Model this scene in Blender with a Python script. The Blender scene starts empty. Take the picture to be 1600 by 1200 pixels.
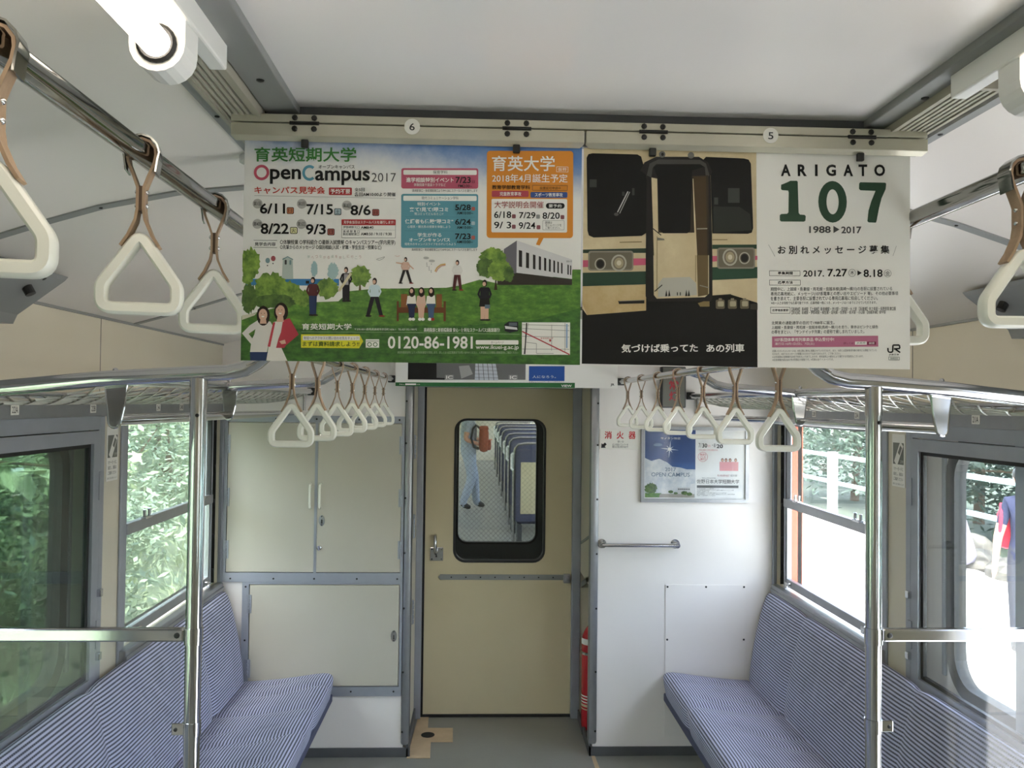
import bpy, bmesh, math, random
from mathutils import Vector, Matrix
random.seed(7)
SC = bpy.context.scene
COL = SC.collection
PI = math.pi

# ---------------------------------------------------------------- camera
cam_d = bpy.data.cameras.new('camera')
cam = bpy.data.objects.new('camera', cam_d); COL.objects.link(cam)
cam_d.sensor_fit = 'HORIZONTAL'; cam_d.sensor_width = 36.0
cam_d.lens = 1292.2 / 1600 * 36
cam_d.clip_start = 0.02; cam_d.clip_end = 300
YAW, PITCH, ROLL = 0.0403, 0.0224, 0.0115
fw = Vector((math.sin(YAW)*math.cos(PITCH), math.cos(YAW)*math.cos(PITCH), math.sin(PITCH)))
rt = Vector((math.cos(YAW), -math.sin(YAW), 0)); up = rt.cross(fw)
cr, sr = math.cos(ROLL), math.sin(ROLL)
r2 = rt*cr + up*sr; u2 = up*cr - rt*sr
cam.matrix_world = Matrix(((r2.x, u2.x, -fw.x, -0.1164), (r2.y, u2.y, -fw.y, 0), (r2.z, u2.z, -fw.z, 1.6791), (0, 0, 0, 1)))
SC.camera = cam

# ---------------------------------------------------------------- sky, sun, exposure
world = bpy.data.worlds.new('world'); SC.world = world; world.use_nodes = True
wn = world.node_tree.nodes; wl = world.node_tree.links
bg = wn['Background']
sky = wn.new('ShaderNodeTexSky'); sky.sky_type = 'NISHITA'; sky.sun_disc = False
sky.sun_elevation = math.radians(58); sky.sun_rotation = math.radians(200)
sky.air_density = 1.0; sky.dust_density = 2.0
hz = wn.new('ShaderNodeHueSaturation'); hz.inputs['Saturation'].default_value = .58      # summer haze over the whole sky
wl.new(sky.outputs[0], hz.inputs['Color']); wl.new(hz.outputs[0], bg.inputs[0]); bg.inputs[1].default_value = 1.5
sun_d = bpy.data.lights.new('sun', 'SUN'); sun_d.energy = 6.0; sun_d.angle = 0.009; sun_d.color = (1, .95, .86)
sun = bpy.data.objects.new('sun', sun_d); COL.objects.link(sun)
sun.rotation_euler = Vector((-0.06, .30, -1)).to_track_quat('-Z', 'Y').to_euler()
sun.location = (3, -5, 12)
SC.view_settings.view_transform = 'Standard'; SC.view_settings.look = 'None'
SC.view_settings.exposure = 0.85; SC.view_settings.gamma = 1.0
SC.view_settings.use_curve_mapping = False
SC.cycles.use_denoising = True
SC.cycles.max_bounces = 14; SC.cycles.diffuse_bounces = 6; SC.cycles.glossy_bounces = 5
SC.cycles.transparent_max_bounces = 24; SC.cycles.sample_clamp_indirect = 6

# ---------------------------------------------------------------- materials
def lin(c):
    if isinstance(c, str):
        c = c.lstrip('#'); c = [int(c[i:i+2], 16)/255 for i in (0, 2, 4)]
    return tuple((x/12.92 if x <= .04045 else ((x+.055)/1.055)**2.4) for x in c) + (1,)
MATS = {}
def mat(name, col, rough=.5, metal=0., noise=None, bump=None, spec=.5, coat=0., emit=None, col2=None, trans=0.):
    """noise=(scale, amount) mottles the colour towards col2; bump=(scale, strength)"""
    m = bpy.data.materials.new(name); m.use_nodes = True; MATS[name] = m
    nt = m.node_tree; p = nt.nodes['Principled BSDF']
    p.inputs['Base Color'].default_value = lin(col); p.inputs['Roughness'].default_value = rough
    p.inputs['Metallic'].default_value = metal; p.inputs['Specular IOR Level'].default_value = spec
    p.inputs['Coat Weight'].default_value = coat
    if trans: p.inputs['Transmission Weight'].default_value = trans
    tc = None
    if noise or bump:
        tc = nt.nodes.new('ShaderNodeTexCoord')
    if noise:
        n = nt.nodes.new('ShaderNodeTexNoise'); n.inputs['Scale'].default_value = noise[0]; n.inputs['Detail'].default_value = 6
        nt.links.new(tc.outputs['Object'], n.inputs['Vector'])
        rp = nt.nodes.new('ShaderNodeMapRange'); rp.inputs[1].default_value = .35; rp.inputs[2].default_value = .7
        rp.inputs[3].default_value = 0; rp.inputs[4].default_value = noise[1]
        nt.links.new(n.outputs[0], rp.inputs[0])
        mx = nt.nodes.new('ShaderNodeMix'); mx.data_type = 'RGBA'
        mx.inputs[6].default_value = lin(col); mx.inputs[7].default_value = lin(col2 or '#000000')
        nt.links.new(rp.outputs[0], mx.inputs[0]); nt.links.new(mx.outputs[2], p.inputs['Base Color'])
    if bump:
        n = nt.nodes.new('ShaderNodeTexNoise'); n.inputs['Scale'].default_value = bump[0]; n.inputs['Detail'].default_value = 4
        nt.links.new(tc.outputs['Object'], n.inputs['Vector'])
        b = nt.nodes.new('ShaderNodeBump'); b.inputs['Strength'].default_value = bump[1]; b.inputs['Distance'].default_value = .01
        nt.links.new(n.outputs[0], b.inputs['Height']); nt.links.new(b.outputs[0], p.inputs['Normal'])
    if emit:
        p.inputs['Emission Color'].default_value = lin(emit[0]); p.inputs['Emission Strength'].default_value = emit[1]
    return m
def M(name): return MATS[name]

mat('ceiling_white', '#e6e2e1', .22, noise=(1.2, .10), col2='#c4c4c2', bump=(2.5, .05), spec=.5)
mat('side_ceiling', '#dcd6d0', .30, noise=(1.5, .10), col2='#c9c6be', bump=(2.0, .05))
mat('wall_cream', '#d0c9b6', .38, noise=(2.2, .16), col2='#b9b09a', bump=(3.0, .05))
mat('wall_white', '#e9e4df', .30, noise=(2.0, .12), col2='#c3c1ba', bump=(2.0, .05))
mat('cabinet_white', '#bdb8a9', .22, noise=(3.0, .15), col2='#a6a193', bump=(1.8, .05))
mat('door_cream', '#cfc3a0', .42, noise=(2.5, .18), col2='#b3a680', bump=(60, .02))
mat('frame_metal', '#a4a8b0', .40, .45, noise=(14, .25), col2='#8a8e96')
mat('alu', '#a3a5a8', .35, .75, noise=(25, .2), col2='#85888c')
mat('beam_metal', '#c4c0ae', .40, .35, noise=(9, .35), col2='#9a968a')
mat('trim_grey', '#8f918f', .45, .3, noise=(8, .15), col2='#7c7e7d')
mat('steel', '#c9cacc', .12, 1.0)
mat('chrome', '#d8d9db', .07, 1.0)
mat('rail_steel', '#a4a4a2', .10, 1.0, noise=(30, .2), col2='#868684')
mat('black', '#161616', .5)
mat('rubber', '#1d1e1e', .6, noise=(20, .3), col2='#2c2d2d')
mat('dark_grey', '#45474a', .5)
mat('screw_dark', '#3b3b3a', .4, .7)
mat('floor_grey', '#8d8d86', .38, noise=(3.5, .28), col2='#6c6c66', bump=(40, .04))
mat('baseboard', '#56585a', .5, noise=(8, .3), col2='#3d3f40')
mat('ivory', '#ecebdf', .28, coat=.2)
mat('leather', '#a88d72', .55, noise=(60, .4), col2='#82694f', bump=(120, .08))
mat('leather_dark', '#5b4634', .6)
mat('white_plastic', '#e7e6e2', .35)
mat('louver', '#a39f90', .5, noise=(15, .2), col2='#88857a')
mat('tube', '#ffffff', .4, emit=('#fff1de', 5.0))
mat('orange_paint', '#b9573a', .5, noise=(6, .2), col2='#9c4429')
mat('green_lit_jamb', '#c3d3c0', .5, noise=(4, .3), col2='#a5b8a3')  # pale green light on the tree side is put into this colour
mat('red_paint', '#b3202a', .25, coat=.4)
mat('tape_beige', '#cdb594', .7, noise=(12, .4), col2='#a18b6c')
mat('seat_front', '#4d5068', .8, bump=(200, .1))
mat('net_steel', '#a8a69e', .3, .9)
mat('white_sticker', '#e6e4dc', .5)
mat('grey_sticker', '#6d6e66', .5)
mat('concrete', '#dedcd6', .8, noise=(1.5, .2), col2='#c6c4bc')
mat('fence_paint', '#c7e6e2', .5)
mat('fence_white', '#f2f2ee', .6)
mat('rock', '#77736c', .9, noise=(4, .9), col2='#2e2c29', bump=(6, 1))
mat('pale_rock', '#a5a0b2', .9, noise=(5, .6), col2='#7c7788', bump=(5, .6))
mat('hill_green', '#8b9878', .9, noise=(1.2, .7), col2='#647258', bump=(4, 1))
mat('skin', '#d9a184', .55, noise=(40, .12), col2='#c98d70')
mat('hair', '#1d1714', .5)

def fabric():
    m = bpy.data.materials.new('moquette'); m.use_nodes = True; MATS['moquette'] = m
    nt = m.node_tree; p = nt.nodes['Principled BSDF']; p.inputs['Roughness'].default_value = .85
    p.inputs['Sheen Weight'].default_value = .05; p.inputs['Sheen Roughness'].default_value = .4
    uv = nt.nodes.new('ShaderNodeUVMap'); sp = nt.nodes.new('ShaderNodeSeparateXYZ')
    nt.links.new(uv.outputs[0], sp.inputs[0])
    def math_(op, a, b=None):
        n = nt.nodes.new('ShaderNodeMath'); n.operation = op
        for i, v in enumerate((a, b)):
            if v is None: continue
            if isinstance(v, (int, float)): n.inputs[i].default_value = v
            else: nt.links.new(v, n.inputs[i])
        return n.outputs[0]
    # lengthwise stripes 12.5 mm apart, lightly broken up into short dashes along the bench
    tri = math_('PINGPONG', math_('MULTIPLY', sp.outputs[1], 1/0.0125), .5)
    stripe = nt.nodes.new('ShaderNodeMapRange'); stripe.inputs[1].default_value = .16; stripe.inputs[2].default_value = .30
    nt.links.new(tri, stripe.inputs[0])
    dash = math_('PINGPONG', math_('MULTIPLY', sp.outputs[0], 1/0.009), .5)
    dr = nt.nodes.new('ShaderNodeMapRange'); dr.inputs[1].default_value = .0; dr.inputs[2].default_value = .35
    dr.inputs[3].default_value = .35; dr.inputs[4].default_value = 0
    nt.links.new(dash, dr.inputs[0])
    f = math_('MAXIMUM', stripe.outputs[0], dr.outputs[0])
    n = nt.nodes.new('ShaderNodeTexNoise'); n.inputs['Scale'].default_value = 9; nt.links.new(uv.outputs[0], n.inputs['Vector'])
    f2 = math_('MULTIPLY', f, math_('ADD', math_('MULTIPLY', n.outputs[0], .5), .75))
    mx = nt.nodes.new('ShaderNodeMix'); mx.data_type = 'RGBA'
    mx.inputs[6].default_value = lin('#2a2c40'); mx.inputs[7].default_value = lin('#c6c9e4')
    nt.links.new(f2, mx.inputs[0]); nt.links.new(mx.outputs[2], p.inputs['Base Color'])
    w = nt.nodes.new('ShaderNodeTexNoise'); w.inputs['Scale'].default_value = 5.5; w.inputs['Detail'].default_value = 2
    w.inputs['Distortion'].default_value = 1.6; nt.links.new(uv.outputs[0], w.inputs['Vector'])
    b = nt.nodes.new('ShaderNodeBump'); b.inputs['Strength'].default_value = .45; b.inputs['Distance'].default_value = .03
    nt.links.new(w.outputs[0], b.inputs['Height']); nt.links.new(b.outputs[0], p.inputs['Normal'])
fabric()

def glass(name, tint, gloss=1.0, rough=.02, dirt=0.):
    m = bpy.data.materials.new(name); m.use_nodes = True; MATS[name] = m
    nt = m.node_tree; nt.nodes.remove(nt.nodes['Principled BSDF']); out = nt.nodes['Material Output']
    tr = nt.nodes.new('ShaderNodeBsdfTransparent'); tr.inputs[0].default_value = tint + (1,)
    gl = nt.nodes.new('ShaderNodeBsdfGlossy'); gl.inputs['Roughness'].default_value = rough
    fr = nt.nodes.new('ShaderNodeFresnel'); ge = nt.nodes.new('ShaderNodeNewGeometry')   # thin pane: same reflectance on both faces
    io = nt.nodes.new('ShaderNodeMapRange'); io.inputs[3].default_value = 1.5; io.inputs[4].default_value = 1/1.5
    nt.links.new(ge.outputs['Backfacing'], io.inputs[0]); nt.links.new(io.outputs[0], fr.inputs[0])
    mu = nt.nodes.new('ShaderNodeMath'); mu.operation = 'MULTIPLY'; mu.inputs[1].default_value = gloss
    nt.links.new(fr.outputs[0], mu.inputs[0])
    ms = nt.nodes.new('ShaderNodeMixShader'); nt.links.new(mu.outputs[0], ms.inputs[0])
    nt.links.new(tr.outputs[0], ms.inputs[1]); nt.links.new(gl.outputs[0], ms.inputs[2])
    last = ms.outputs[0]
    if dirt:
        tc = nt.nodes.new('ShaderNodeTexCoord'); mp = nt.nodes.new('ShaderNodeMapping'); mp.inputs['Scale'].default_value = (1, 14, 1.2)
        nt.links.new(tc.outputs['Object'], mp.inputs[0])
        n = nt.nodes.new('ShaderNodeTexNoise'); n.inputs['Scale'].default_value = 2.2; n.inputs['Detail'].default_value = 8
        nt.links.new(mp.outputs[0], n.inputs['Vector'])
        r = nt.nodes.new('ShaderNodeMapRange'); r.inputs[1].default_value = .52; r.inputs[2].default_value = .8
        r.inputs[3].default_value = dirt*.25; r.inputs[4].default_value = dirt
        nt.links.new(n.outputs[0], r.inputs[0])
        df = nt.nodes.new('ShaderNodeBsdfDiffuse'); df.inputs[0].default_value = (.75, .78, .76, 1)
        m2 = nt.nodes.new('ShaderNodeMixShader'); nt.links.new(r.outputs[0], m2.inputs[0])
        nt.links.new(last, m2.inputs[1]); nt.links.new(df.outputs[0], m2.inputs[2]); last = m2.outputs[0]
    nt.links.new(last, out.inputs[0])
glass('glass_green', (.93, .97, .94), dirt=.30)
glass('glass_pocket', (.58, .65, .61), dirt=.05)
glass('glass_clear', (.97, .985, .98), dirt=.05)
glass('acrylic', (.95, .96, .965), gloss=.7)
glass('wired_glass', (.86, .88, .87), gloss=.6)
glass('poster_cover', (.95, .96, .97), gloss=1.0, rough=.08)

def leaf_mat(name, c1, c2):
    m = bpy.data.materials.new(name); m.use_nodes = True; MATS[name] = m
    nt = m.node_tree; out = nt.nodes['Material Output']; p = nt.nodes['Principled BSDF']
    p.inputs['Roughness'].default_value = .6
    tc = nt.nodes.new('ShaderNodeTexCoord'); n = nt.nodes.new('ShaderNodeTexNoise'); n.inputs['Scale'].default_value = 1.6; n.inputs['Detail'].default_value = 5
    nt.links.new(tc.outputs['Object'], n.inputs['Vector'])
    mx = nt.nodes.new('ShaderNodeMix'); mx.data_type = 'RGBA'; mx.inputs[6].default_value = lin(c1); mx.inputs[7].default_value = lin(c2)
    r = nt.nodes.new('ShaderNodeMapRange'); r.inputs[1].default_value = .35; r.inputs[2].default_value = .65
    nt.links.new(n.outputs[0], r.inputs[0]); nt.links.new(r.outputs[0], mx.inputs[0]); nt.links.new(mx.outputs[2], p.inputs['Base Color'])
    tl = nt.nodes.new('ShaderNodeBsdfTranslucent'); nt.links.new(mx.outputs[2], tl.inputs[0])
    ms = nt.nodes.new('ShaderNodeMixShader'); ms.inputs[0].default_value = .2
    nt.links.new(p.outputs[0], ms.inputs[1]); nt.links.new(tl.outputs[0], ms.inputs[2]); nt.links.new(ms.outputs[0], out.inputs[0])
leaf_mat('leaf_bright', '#98aa84', '#bdc8a4')
leaf_mat('leaf_mid', '#778d78', '#9aab90')
leaf_mat('leaf_dark', '#53685a', '#748674')
leaf_mat('leaf_deep', '#2b3a31', '#47594a')
mat('dark_ground', '#4c5647', .9, noise=(1.2, .6), col2='#343d31')
mat('bark', '#5a4a3a', .9)

# ---------------------------------------------------------------- mesh helpers
class MB:
    """collects vertices and faces (world coordinates) for ONE mesh object"""
    def __init__(s): s.v = []; s.f = []; s.m = []; s.uv = None
    def add(s, vs, fs, mi=0):
        b = len(s.v); s.v += [tuple(v) for v in vs]; s.f += [tuple(b+i for i in f) for f in fs]; s.m += [mi]*len(fs); return s
    def box(s, x0, x1, y0, y1, z0, z1, mi=0, c=0.):
        x0, x1 = min(x0, x1), max(x0, x1); y0, y1 = min(y0, y1), max(y0, y1); z0, z1 = min(z0, z1), max(z0, z1)
        if c <= 0:
            vs = [(x, y, z) for x in (x0, x1) for y in (y0, y1) for z in (z0, z1)]
            return s.add(vs, [(0, 1, 3, 2), (4, 6, 7, 5), (0, 4, 5, 1), (2, 3, 7, 6), (0, 2, 6, 4), (1, 5, 7, 3)], mi)
        bm = bmesh.new(); bmesh.ops.create_cube(bm, size=1)
        for v in bm.verts:
            v.co = Vector((x0 if v.co.x < 0 else x1, y0 if v.co.y < 0 else y1, z0 if v.co.z < 0 else z1))
        bmesh.ops.bevel(bm, geom=bm.edges[:], offset=min(c, .45*min(x1-x0, y1-y0, z1-z0)), segments=2, affect='EDGES', profile=.5)
        return s.bm(bm, mi)
    def bm(s, bm, mi=0):
        bm.verts.index_update(); s.add([v.co[:] for v in bm.verts], [[v.index for v in f.verts] for f in bm.faces], mi); bm.free(); return s
    def tube(s, path, r, n=12, closed=False, mi=0, caps=True, prof=None):
        path = [Vector(p) for p in path]; N = len(path); rs = r if isinstance(r, (list, tuple)) else [r]*N
        tans = []
        for i in range(N):
            a = path[i-1] if (i > 0 or closed) else path[i]; b = path[(i+1) % N] if (i < N-1 or closed) else path[i]
            tans.append((b-a).normalized())
        ref = Vector((0, 0, 1)) if abs(tans[0].z) < .9 else Vector((0, 1, 0))
        nrm = (ref - tans[0]*ref.dot(tans[0])).normalized(); vs = []
        for i in range(N):
            t = tans[i]; nrm = (nrm - t*nrm.dot(t)); nrm.normalize(); bn = t.cross(nrm)
            for k in range(n):
                a = 2*PI*k/n; q = prof(a) if prof else 1
                vs.append(path[i] + (nrm*math.cos(a) + bn*math.sin(a))*rs[i]*q)
        fs = []
        for i in range(N if closed else N-1):
            j = (i+1) % N
            for k in range(n): fs.append((i*n+k, i*n+(k+1) % n, j*n+(k+1) % n, j*n+k))
        if caps and not closed: fs += [tuple(range(n))[::-1], tuple((N-1)*n+k for k in range(n))]
        return s.add(vs, fs, mi)
    def cyl(s, p0, p1, r, n=12, mi=0): return s.tube([p0, p1], r, n, mi=mi)
    def ball(s, c, r, mi=0, seg=10, sc=(1, 1, 1)):
        bm = bmesh.new(); bmesh.ops.create_uvsphere(bm, u_segments=seg, v_segments=max(6, seg*2//3), radius=r)
        for v in bm.verts: v.co = Vector((v.co.x*sc[0]+c[0], v.co.y*sc[1]+c[1], v.co.z*sc[2]+c[2]))
        return s.bm(bm, mi)
    def sweep(s, path, sec, closed=True, mi=0):
        """path of (point, normal, binormal); sec list of (n,b)"""
        n = len(sec); vs = []
        for p, a, b in path:
            for q in sec: vs.append(Vector(p) + Vector(a)*q[0] + Vector(b)*q[1])
        N = len(path); fs = []
        for i in range(N if closed else N-1):
            j = (i+1) % N
            for k in range(n): fs.append((i*n+k, i*n+(k+1) % n, j*n+(k+1) % n, j*n+k))
        if not closed: fs += [tuple(range(n))[::-1], tuple((N-1)*n+k for k in range(n))]
        return s.add(vs, fs, mi)
    def plate(s, loops, t0, t1, axis='Y', mi=0):
        """flat plate with holes: loops[0] outline, others holes, in (a,b); thickness t0..t1 along axis.
        axis Y: (a,b)=(x,z); axis X: (a,b)=(y,z); axis Z: (a,b)=(x,y)"""
        f = {'Y': lambda a, b, t: (a, t, b), 'X': lambda a, b, t: (t, a, b), 'Z': lambda a, b, t: (a, b, t)}[axis]
        bm = bmesh.new(); es = []
        rings = []
        for lp in loops:
            vs = [bm.verts.new((a, b, 0)) for a, b in lp]; rings.append([(a, b) for a, b in lp])
            for i in range(len(vs)): es.append(bm.edges.new((vs[i], vs[(i+1) % len(vs)])))
        bmesh.ops.triangle_fill(bm, use_beauty=True, use_dissolve=False, edges=es)
        bm.verts.index_update()
        P = [(v.co.x, v.co.y) for v in bm.verts]; F = [[v.index for v in fc.verts] for fc in bm.faces]; bm.free()
        s.add([f(a, b, t0) for a, b in P], F, mi)
        if t1 is not None and t1 != t0:
            s.add([f(a, b, t1) for a, b in P], [q[::-1] for q in F], mi)
            for lp in rings:
                n = len(lp); s.add([f(a, b, t0) for a, b in lp] + [f(a, b, t1) for a, b in lp],
                                   [(i, (i+1) % n, n+(i+1) % n, n+i) for i in range(n)], mi)
        return s

def rrect(x0, x1, z0, z1, r, n=6):
    pts = []
    for cx, cz, a0 in ((x1-r, z1-r, 0), (x0+r, z1-r, 90), (x0+r, z0+r, 180), (x1-r, z0+r, 270)):
        for i in range(n+1):
            a = math.radians(a0 + 90*i/n); pts.append((cx+r*math.cos(a), cz+r*math.sin(a)))
    return pts
def rect(x0, x1, z0, z1): return [(x0, z0), (x1, z0), (x1, z1), (x0, z1)]

ORG = {}
def mesh_from(mb, mats, o=Vector((0, 0, 0)), smooth=False, name='mesh'):
    me = bpy.data.meshes.new(name)
    me.from_pydata([tuple(Vector(v)-o) for v in mb.v], [], mb.f)
    for m in (mats if isinstance(mats, (list, tuple)) else [mats]): me.materials.append(M(m) if isinstance(m, str) else m)
    for p, i in zip(me.polygons, mb.m): p.material_index = i
    if mb.uv:
        ul = me.uv_layers.new(name='UVMap')
        for p in me.polygons:
            for li, vi in zip(p.loop_indices, p.vertices): ul.data[li].uv = mb.uv[vi]
    bm = bmesh.new(); bm.from_mesh(me); bmesh.ops.recalc_face_normals(bm, faces=bm.faces[:]); bm.to_mesh(me); bm.free()
    if smooth:
        me.shade_smooth()
        try: me.set_sharp_from_angle(angle=math.radians(38))
        except Exception: pass
    me.update(); return me
def part(name, mb, mats, parent, smooth=False, label=None):
    o0 = ORG[parent.name]
    o = bpy.data.objects.new(name, mesh_from(mb, mats, o0, smooth, name)); COL.objects.link(o); o.parent = parent
    ORG[o.name] = o0
    if label: o['label'] = label
    return o
def thing(name, label, cat, loc=(0, 0, 0), group=None):
    o = bpy.data.objects.new(name, None); o.empty_display_size = .05; COL.objects.link(o); o.location = loc
    o['label'] = label; o['category'] = cat
    if group: o['group'] = group
    ORG[o.name] = Vector(loc); return o
def solo(name, mb, mats, label, cat, group=None, smooth=False):
    xs = [v[0] for v in mb.v]; ys = [v[1] for v in mb.v]; zs = [v[2] for v in mb.v]
    o0 = Vector(((min(xs)+max(xs))/2, (min(ys)+max(ys))/2, min(zs)))
    o = bpy.data.objects.new(name, mesh_from(mb, mats, o0, smooth, name)); COL.objects.link(o); o.location = o0
    o['label'] = label; o['category'] = cat
    if group: o['group'] = group
    ORG[o.name] = o0; return o
def struct(name, mb, mats, smooth=False):
    o = bpy.data.objects.new(name, mesh_from(mb, mats, Vector((0, 0, 0)), smooth, name)); COL.objects.link(o)
    o['kind'] = 'structure'; ORG[o.name] = Vector((0, 0, 0)); return o
def sempty(name):
    o = bpy.data.objects.new(name, None); COL.objects.link(o); o['kind'] = 'structure'; ORG[o.name] = Vector((0, 0, 0)); return o
def copy_tree(o, parent=None):
    c = o.copy(); COL.objects.link(c); c.parent = parent
    for ch in list(o.children): copy_tree(ch, c)
    return c
_screw = {}
def screw(parent, p, d, r=.006, m='screw_dark'):
    """small domed screw head at p facing direction d"""
    key = (r, m)
    if key not in _screw:
        mb = MB(); mb.tube([(0, 0, -.001), (0, 0, .0012), (0, 0, .0022)], [r, r, r*.55], 8); _screw[key] = mesh_from(mb, m, name='screw')
    o = bpy.data.objects.new('screw', _screw[key]); COL.objects.link(o); o.parent = parent
    o.location = Vector(p) - ORG[parent.name]; o.rotation_euler = Vector(d).to_track_quat('Z', 'Y').to_euler(); return o
_hinge = {}
def hinge(parent, p, rotz=0., h=.09, m='frame_metal'):
    if h not in _hinge:
        mb = MB(); mb.box(-.012, .012, -.003, .001, -h/2, h/2)
        for k in range(5): mb.cyl((0, -.004, -h/2+h*k/5+.002), (0, -.004, -h/2+h*(k+1)/5-.002), .0045, 8)
        _hinge[h] = mesh_from(mb, m, name='hinge')
    o = bpy.data.objects.new('hinge', _hinge[h]); COL.objects.link(o); o.parent = parent
    o.location = Vector(p) - ORG[parent.name]; o.rotation_euler.z = rotz; return o

# text is set in the built-in font; collected here, turned into meshes in one go at the end
TEXTS = []
def lettering(parent, name, s, mapf, box, m, bold=0.0):
    """mapf(u,v) -> world point for u,v in the box (x0,y0,x1,y1), v downwards"""
    TEXTS.append((parent, name, s, mapf, box, m, bold))
def flush_text():
    tmp = []
    for t in TEXTS:
        c = bpy.data.curves.new('lettering', 'FONT'); c.body = t[2]; c.resolution_u = 3; c.offset = t[6]; c.align_x = 'LEFT'; c.space_line = .95
        o = bpy.data.objects.new('lettering', c); COL.objects.link(o); tmp.append(o)
    bpy.context.view_layer.update(); dg = bpy.context.evaluated_depsgraph_get()
    groups = {}
    for t, o in zip(TEXTS, tmp):
        me = bpy.data.meshes.new_from_object(o.evaluated_get(dg))
        vs = [v.co.copy() for v in me.vertices]; fs = [tuple(p.vertices) for p in me.polygons]; bpy.data.meshes.remove(me)
        if not vs: continue
        a0 = min(v.x for v in vs); a1 = max(v.x for v in vs); b0 = min(v.y for v in vs); b1 = max(v.y for v in vs)
        x0, y0, x1, y1 = t[4]
        W = [t[3](x0+(v.x-a0)/max(a1-a0, 1e-6)*(x1-x0), y1-(v.y-b0)/max(b1-b0, 1e-6)*(y1-y0)) for v in vs]
        g = groups.setdefault((t[0].name, t[1]), (t[0], MB(), []))
        if t[5] not in g[2]: g[2].append(t[5])
        g[1].add(W, fs, g[2].index(t[5]))
    for o in tmp:
        c = o.data; bpy.data.objects.remove(o); bpy.data.curves.remove(c)
    for (pn, nm), (par, mb, ms) in groups.items():
        o = part(nm.split('|')[0], mb, ms, par)
        if '|' not in nm: o['kind'] = 'stuff'
INK = {}
def ink(c):
    n = 'ink_'+c.lstrip('#')
    if n not in MATS: mat(n, c, .5, spec=.25)
    return n
# ================================================================ STRUCTURE
YB = 3.966          # front face of the end bulkhead
floor = struct('floor', MB().box(-1.45, 1.45, -3.0, 5.04, -.04, 0), 'floor_grey')
patch = MB().plate([[(-.416, 4.447), (-.433, 3.942), (-.323, 3.941), (-.33, 4.126), (-.222, 4.125), (-.227, 4.30), (-.355, 4.302), (-.36, 4.447)]], .0008, .003, 'Z')
pt = solo('floor_patch', patch, 'tape_beige', 'beige T-shaped floor patch with a dark disc for a hole by the door', 'floor patch')
part('floor_hole_disc', MB().cyl((-.35, 4.21, .001), (-.35, 4.21, .0045), .034, 20), 'rubber', pt)  # dark disc standing in for the hole in the patch
solo('floor_tape', MB().plate([[(.441, 3.955), (.458, 3.955), (.462, 3.80), (.452, 3.62), (.43, 3.62), (.441, 3.80)]], .0008, .0028, 'Z'), 'tape_beige',
     'narrow beige tape strip on the floor below the white bulkhead post', 'tape')

# ---- ceiling: flat glossy centre panel, curved side panels, ribs
ceiling = struct('ceiling', MB().box(-.42, .51, -3.0, YB, 2.13, 2.15), 'ceiling_white')
prof = [(-.43, 2.124), (-.50, 2.123), (-.60, 2.119), (-.743, 2.104), (-.895, 2.072), (-1.0, 2.04), (-1.12, 2.0), (-1.25, 1.962), (-1.345, 1.935)]
for nm, mx in (('ceiling_left', lambda x: x), ('ceiling_right', lambda x: -x + .07*max(0, 1-(abs(x)-.43)/.5))):
    mb = MB(); pts = [(mx(x), z) for x, z in prof]; n = len(pts)
    vs = []
    for y in (-3.0, YB): vs += [(x, y, z) for x, z in pts] + [(x, y, z+.02) for x, z in pts]
    fs = []
    for i in range(n-1):
        fs += [(i, i+1, 2*n+i+1, 2*n+i), (n+i, 3*n+i, 3*n+i+1, n+i+1)]
    mb.add(vs, fs); sc_ = struct(nm, mb, 'side_ceiling', True)
    for yy in (1.72, 2.95, .3):
        rb = MB(); w = .028
        vs = [(x, yy-w/2, z-.0035) for x, z in pts] + [(x, yy+w/2, z-.0035) for x, z in pts] + [(x, yy-w/2, z+.004) for x, z in pts] + [(x, yy+w/2, z+.004) for x, z in pts]
        fs = []
        for i in range(n-1): fs += [(i, n+i, n+i+1, i+1), (i, i+1, 2*n+i+1, 2*n+i), (n+i, 3*n+i, 3*n+i+1, n+i+1)]
        rb.add(vs, fs); rib = part('ceiling_rib', rb, 'trim_grey', sc_)
        for k in (2, 4, 6): screw(sc_, (pts[k][0], yy, pts[k][1]-.0035), (0, 0, -1), .004)
trn = 0
for x0, x1 in ((-.447, -.396), (.486, .537)):
    trn += 1
    t_ = struct('trim_%d' % trn, MB().box(x0, x1, -3.0, YB, 2.118, 2.131, c=.002), 'trim_grey')
    for k in range(16): screw(t_, ((x0+x1)/2, -.6+k*.29, 2.118), (0, 0, -1), .0055)
    sx = -1 if x0 < 0 else 1; xo = x0 if sx < 0 else x1
    trn += 1    # narrow outer strip beyond the louvres
    t2 = struct('trim_%d' % trn, MB().box(xo+sx*.068, xo+sx*.085, -3.0, YB, 2.114, 2.125), 'trim_grey')
    for k in range(10): screw(t2, (xo+sx*.0765, -.4+k*.42, 2.114), (0, 0, -1), .004)

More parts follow.
